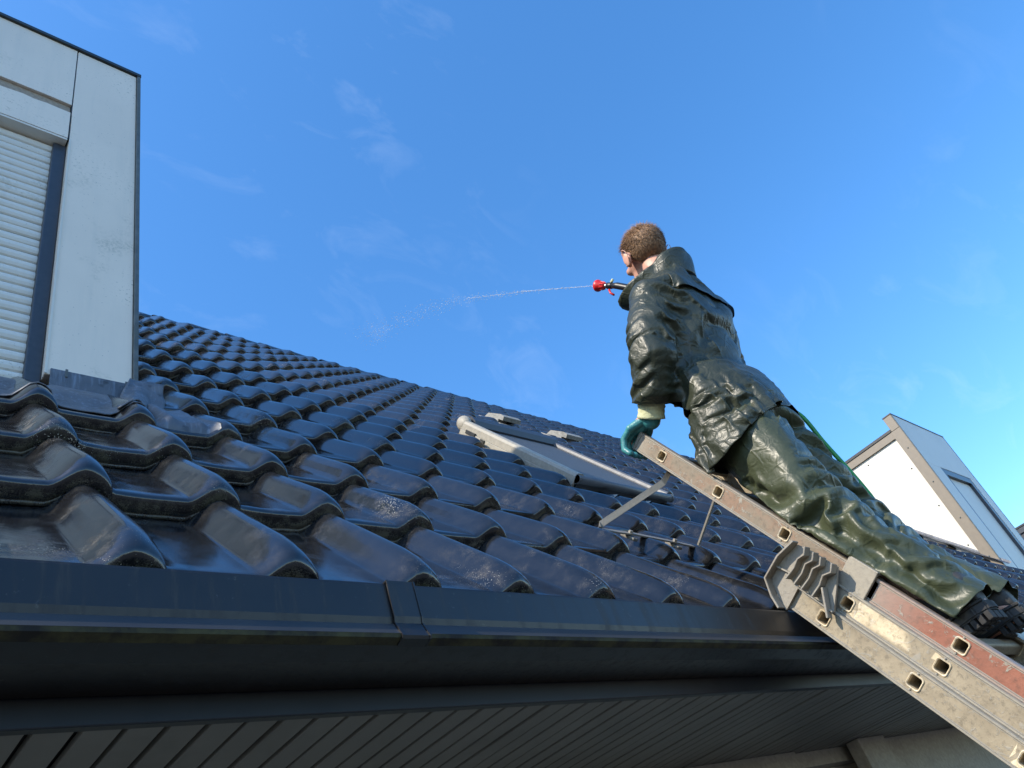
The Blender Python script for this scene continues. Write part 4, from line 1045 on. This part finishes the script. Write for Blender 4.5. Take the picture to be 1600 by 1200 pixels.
# gloves
bm=bmesh.new(); hand(bm,Wl+la*.012,LK,'L',.0026); cap(bm,Wl-la*.0,Wl+la*.03,.034,.033); gm=remesh(bm,.003,3); obj('glove',gm,M['glove'],person,True)
bm=bmesh.new(); hand(bm,Wr+ra*.012,RK,'R',.0042); cap(bm,Wr,Wr+ra*.03,.032,.031); gm=remesh(bm,.0042,4); obj('glove',gm,M['glove'],person,True)
def cuff(W,a,r):
    bm=bmesh.new(); pts=[];rs=[]
    for k in range(13):
        t=k/12; pts.append(W+a*(-.075+.098*t)); rs.append(r*(1.06-.12*t)+.0022*math.sin(t*34)+(.003 if k in(11,12) else 0))
    tube(bm,pts,rs,20); return bm
obj('glove_cuff',cuff(Wl,la,.046),M['cuff'],person,True); obj('glove_cuff',cuff(Wr,ra,.040),M['cuff'],person,True)
# jacket hem cord and boots
def boot(a,side):
    yaw=Matrix.Translation(a)@Matrix.Rotation(R_(4*side),4,'Z')@Matrix.Rotation(R_(-6),4,'X')
    bm=bmesh.new()
    secs=[(-.075,.030,-.030,.014),(-.068,.036,-.030,.030),(-.045,.041,-.030,.044),(-.01,.042,-.03,.050),(.03,.042,-.03,.046),(.07,.045,-.03,.036),(.115,.050,-.03,.024),(.155,.050,-.03,.016),(.185,.042,-.03,.004),(.203,.024,-.03,-.010)]
    rings=[]
    for y,w,zb,zt in secs:
        zb=-.070; rr=[]
        for k in range(16):
            t=2*math.pi*k/16; cx,sz=math.cos(t),math.sin(t); zc=(zb+zt)/2; hz=(zt-zb)/2
            rr.append(bm.verts.new((w*math.copysign(abs(cx)**.75,cx)*(1 if sz<0 else 1-.22*sz),y,zc+hz*math.copysign(abs(sz)**.8,sz))))
        rings.append(rr)
    for p,q in zip(rings,rings[1:]):
        for k in range(16): bm.faces.new((p[k],p[(k+1)%16],q[(k+1)%16],q[k]))
    bm.faces.new(rings[0][::-1]); bm.faces.new(rings[-1]); bmesh.ops.recalc_face_normals(bm,faces=bm.faces)
    cap(bm,(0,-.010,.015),(0,.010,.035),.040,.034,16)
    bm.transform(yaw); b_=obj('boot',bm,M['boot'],person,True); b_.modifiers.new('s','SUBSURF').render_levels=2; b_.modifiers['s'].levels=1
    # sole with heel block and lugs
    bm=bmesh.new(); out=[(-.084,.0),(-.078,.030),(-.05,.046),(0,.046),(.05,.047),(.11,.056),(.16,.055),(.195,.040),(.211,.012)]
    ol=[(w,y) for y,w in out]+[(-w,y) for y,w in reversed(out[1:])]
    prism(bm,[(p[0],p[1]) for p in ol],-.087,-.062,2); bmesh.ops.bevel(bm,geom=bm.edges[:],offset=.004,segments=2,affect='EDGES'); bm.transform(yaw); obj('sole',bm,M['sole'],b_)
    for y0 in (-.076,-.056,-.036,-.016):
        for x0 in (-.041,-.012,.017): bx('heel_lug',(x0,y0,-.108),(x0+.024,y0+.014,-.0868),M['sole'],b_,.002,yaw)
    for y0 in (.05,.075,.10,.125,.15):
        for x0 in (-.046,-.013,.020): bx('tread_lug',(x0,y0,-.100),(x0+.026,y0+.016,-.0868),M['sole'],b_,.002,yaw)
    # heel counter seam and welt
    bm=bmesh.new(); tube(bm,[(x,y,z) for x,y,z in [(-.043,-.03,-.052),(-.047,-.028,.0),(-.045,-.005,.03),(-.044,.03,.02)]],.0022,6); bm.transform(yaw); obj('seam',bm,M['sole'],b_)
    bm=bmesh.new(); tube(bm,[(-w*1.0,y,-.060) for y,w in out[1:]],.004,6); bm.transform(yaw); obj('welt',bm,M['sole'],b_)
boot(J['La'],-1); boot(J['Ra'],1)
# ------------------------------------------------------------------ spray gun, hose, water
gun=empty('spray_gun',label='red-nozzled spray gun held up in front of the man\'s face',category='spray gun')
G1=CAMP+(Vector((2.25,1.150,3.822))-CAMP)*(2.335/2.25); gd=Vector((0,math.cos(R_(46)),math.sin(R_(46)))); G0=G1-gd*.13
def lathe(prof,m,name,par,seg=20):
    bm=bmesh.new(); tube(bm,[G1+gd*d for d,_ in prof],[r for _,r in prof],seg); return obj(name,bm,m,par,True)
lathe([(.006,.010),(.005,.022),(.002,.0265),(-.004,.0275),(-.012,.025),(-.022,.019),(-.030,.0155),(-.046,.0135),(-.048,.009)],M['gunred'],'nozzle_bell',gun)
for k in range(8):
    t=k*math.pi/4; u=gd.orthogonal().normalized(); v=gd.cross(u); dd=u*math.cos(t)+v*math.sin(t)
    bm=bmesh.new(); tube(bm,[G1-gd*.026+dd*.020,G1-gd*.045+dd*.0145],.0022,6); obj('nozzle_rib',bm,M['gunred'],gun)
lathe([(-.040,.0085),(-.066,.0085)],M['chrome'],'lance',gun); lathe([(-.060,.011),(-.064,.0145),(-.088,.0145),(-.094,.012)],M['black'],'coupling',gun)
bm=bmesh.new(); tube(bm,[G1-gd*.09,G1-gd*.12,RO+Vector((2.252,1.047,3.70)),RO+Vector((2.256,1.042,3.655)),RO+Vector((2.26,1.032,3.60))],[.012,.015,.015,.014,.012],12); obj('grip',bm,M['black'],gun,True)
bm=bmesh.new(); tube(bm,[G1-gd*.078+Vector((0,.012,-.012)),G1-gd*.080+Vector((0,.016,-.030)),G1-gd*.092+Vector((0,.014,-.045))],.005,8); obj('trigger',bm,M['gunred'],gun,True)
bm=bmesh.new(); tube(bm,[G1-gd*.080+Vector((0,-.010,.010)),G1-gd*.086+Vector((0,-.022,.02))],.006,8); obj('valve_knob',bm,M['cuff'],gun,True)
def pixX(u,v,x):
    d=RW@Vector((u-800,600-v,-FPX)); return CAMP+d*((x-CAMP.x)/d.x)
HOSE=[pixX(1250,648,2.44),pixX(1288,692,2.44),pixX(1325,733,2.44),pixX(1358,772,2.43),pixX(1388,812,2.42)]
hp=[RO+Vector((2.26,1.032,3.60)),(2.36,1.06,3.45),(2.42,1.09,3.25),(2.50,1.00,3.05),(2.50,.86,2.95),*HOSE,(2.405,.70,2.25),(2.42,.66,2.05),(2.45,.60,1.6),(2.47,.45,.9),(2.48,.3,.2),(2.5,.15,.013),(2.7,-.3,.013),(3.2,-.6,.013)]
def spline(P,k=7):
    P=[Vector(p) for p in P]; out=[]
    for i in range(len(P)-1):
        a,b,c,d=P[max(i-1,0)],P[i],P[i+1],P[min(i+2,len(P)-1)]
        for q in range(k):
            t=q/k; out.append(.5*((2*b)+(c-a)*t+(2*a-5*b+4*c-d)*t*t+(3*b-a-3*c+d)*t**3))
    return out+[P[-1]]
bm=bmesh.new(); tube(bm,spline(hp),.0075,10); obj('garden_hose',bm,M['hose'],None,True,label='thin green hose running down behind the man from his waist',category='hose')
# jet of water: a thread that breaks into drops
def m_water():
    b=NB('water_drops'); b.set((.95,.97,1.0),.02,0,**{'IOR':1.33,'Transmission Weight':.55}); return b.m
M['water']=m_water()
A=G1+gd*.008; B1=Vector((2.2,1.54,4.152)); B2=Vector((2.2,2.037,4.557)); B3=Vector((2.2,2.66,4.905))
jet=spline([A,B1,B2,B3],40)
V=[];F=[]
def drop(c,t,ln,r):
    up=t.orthogonal().normalized(); sd=t.cross(up); b0=len(V)
    V.append(c-t*ln)
    for a in range(5): V.append(c+(up*math.cos(a*1.2566)+sd*math.sin(a*1.2566))*r)
    V.append(c+t*ln)
    for a in range(5): F.append((b0,b0+1+(a+1)%5,b0+1+a)); F.append((b0+6,b0+1+a,b0+1+(a+1)%5))
rw=random.Random(3); nj=len(jet)
for k in range(nj-1):
    f_=k/(nj-1); t=(jet[k+1]-jet[k]); st=t.length; t=t.normalized()
    if f_<.52: drop((jet[k]+jet[k+1])/2+Vector((rw.gauss(0,1),rw.gauss(0,1),rw.gauss(0,1)))*.0012*f_*3,t,st*.75*(1 if f_<.3 else rw.uniform(.3,1)),.0017)
    n_=int(1+16*f_)
    for _ in range(n_):
        sp=.002+.050*f_**1.7; c=jet[k]+t*rw.uniform(0,st)+Vector((rw.gauss(0,sp),rw.gauss(0,sp*.6),rw.gauss(0,sp*.75)-.02*f_*f_*rw.random())); r=rw.uniform(.0008,.0021); drop(c,t,r*rw.uniform(1,2.2),r)
obj('water_jet',mesh('water_jet',V,F),M['water'],None,True,label='thin jet of water arcing from the red nozzle onto the roof',category='water jet',kind='stuff')
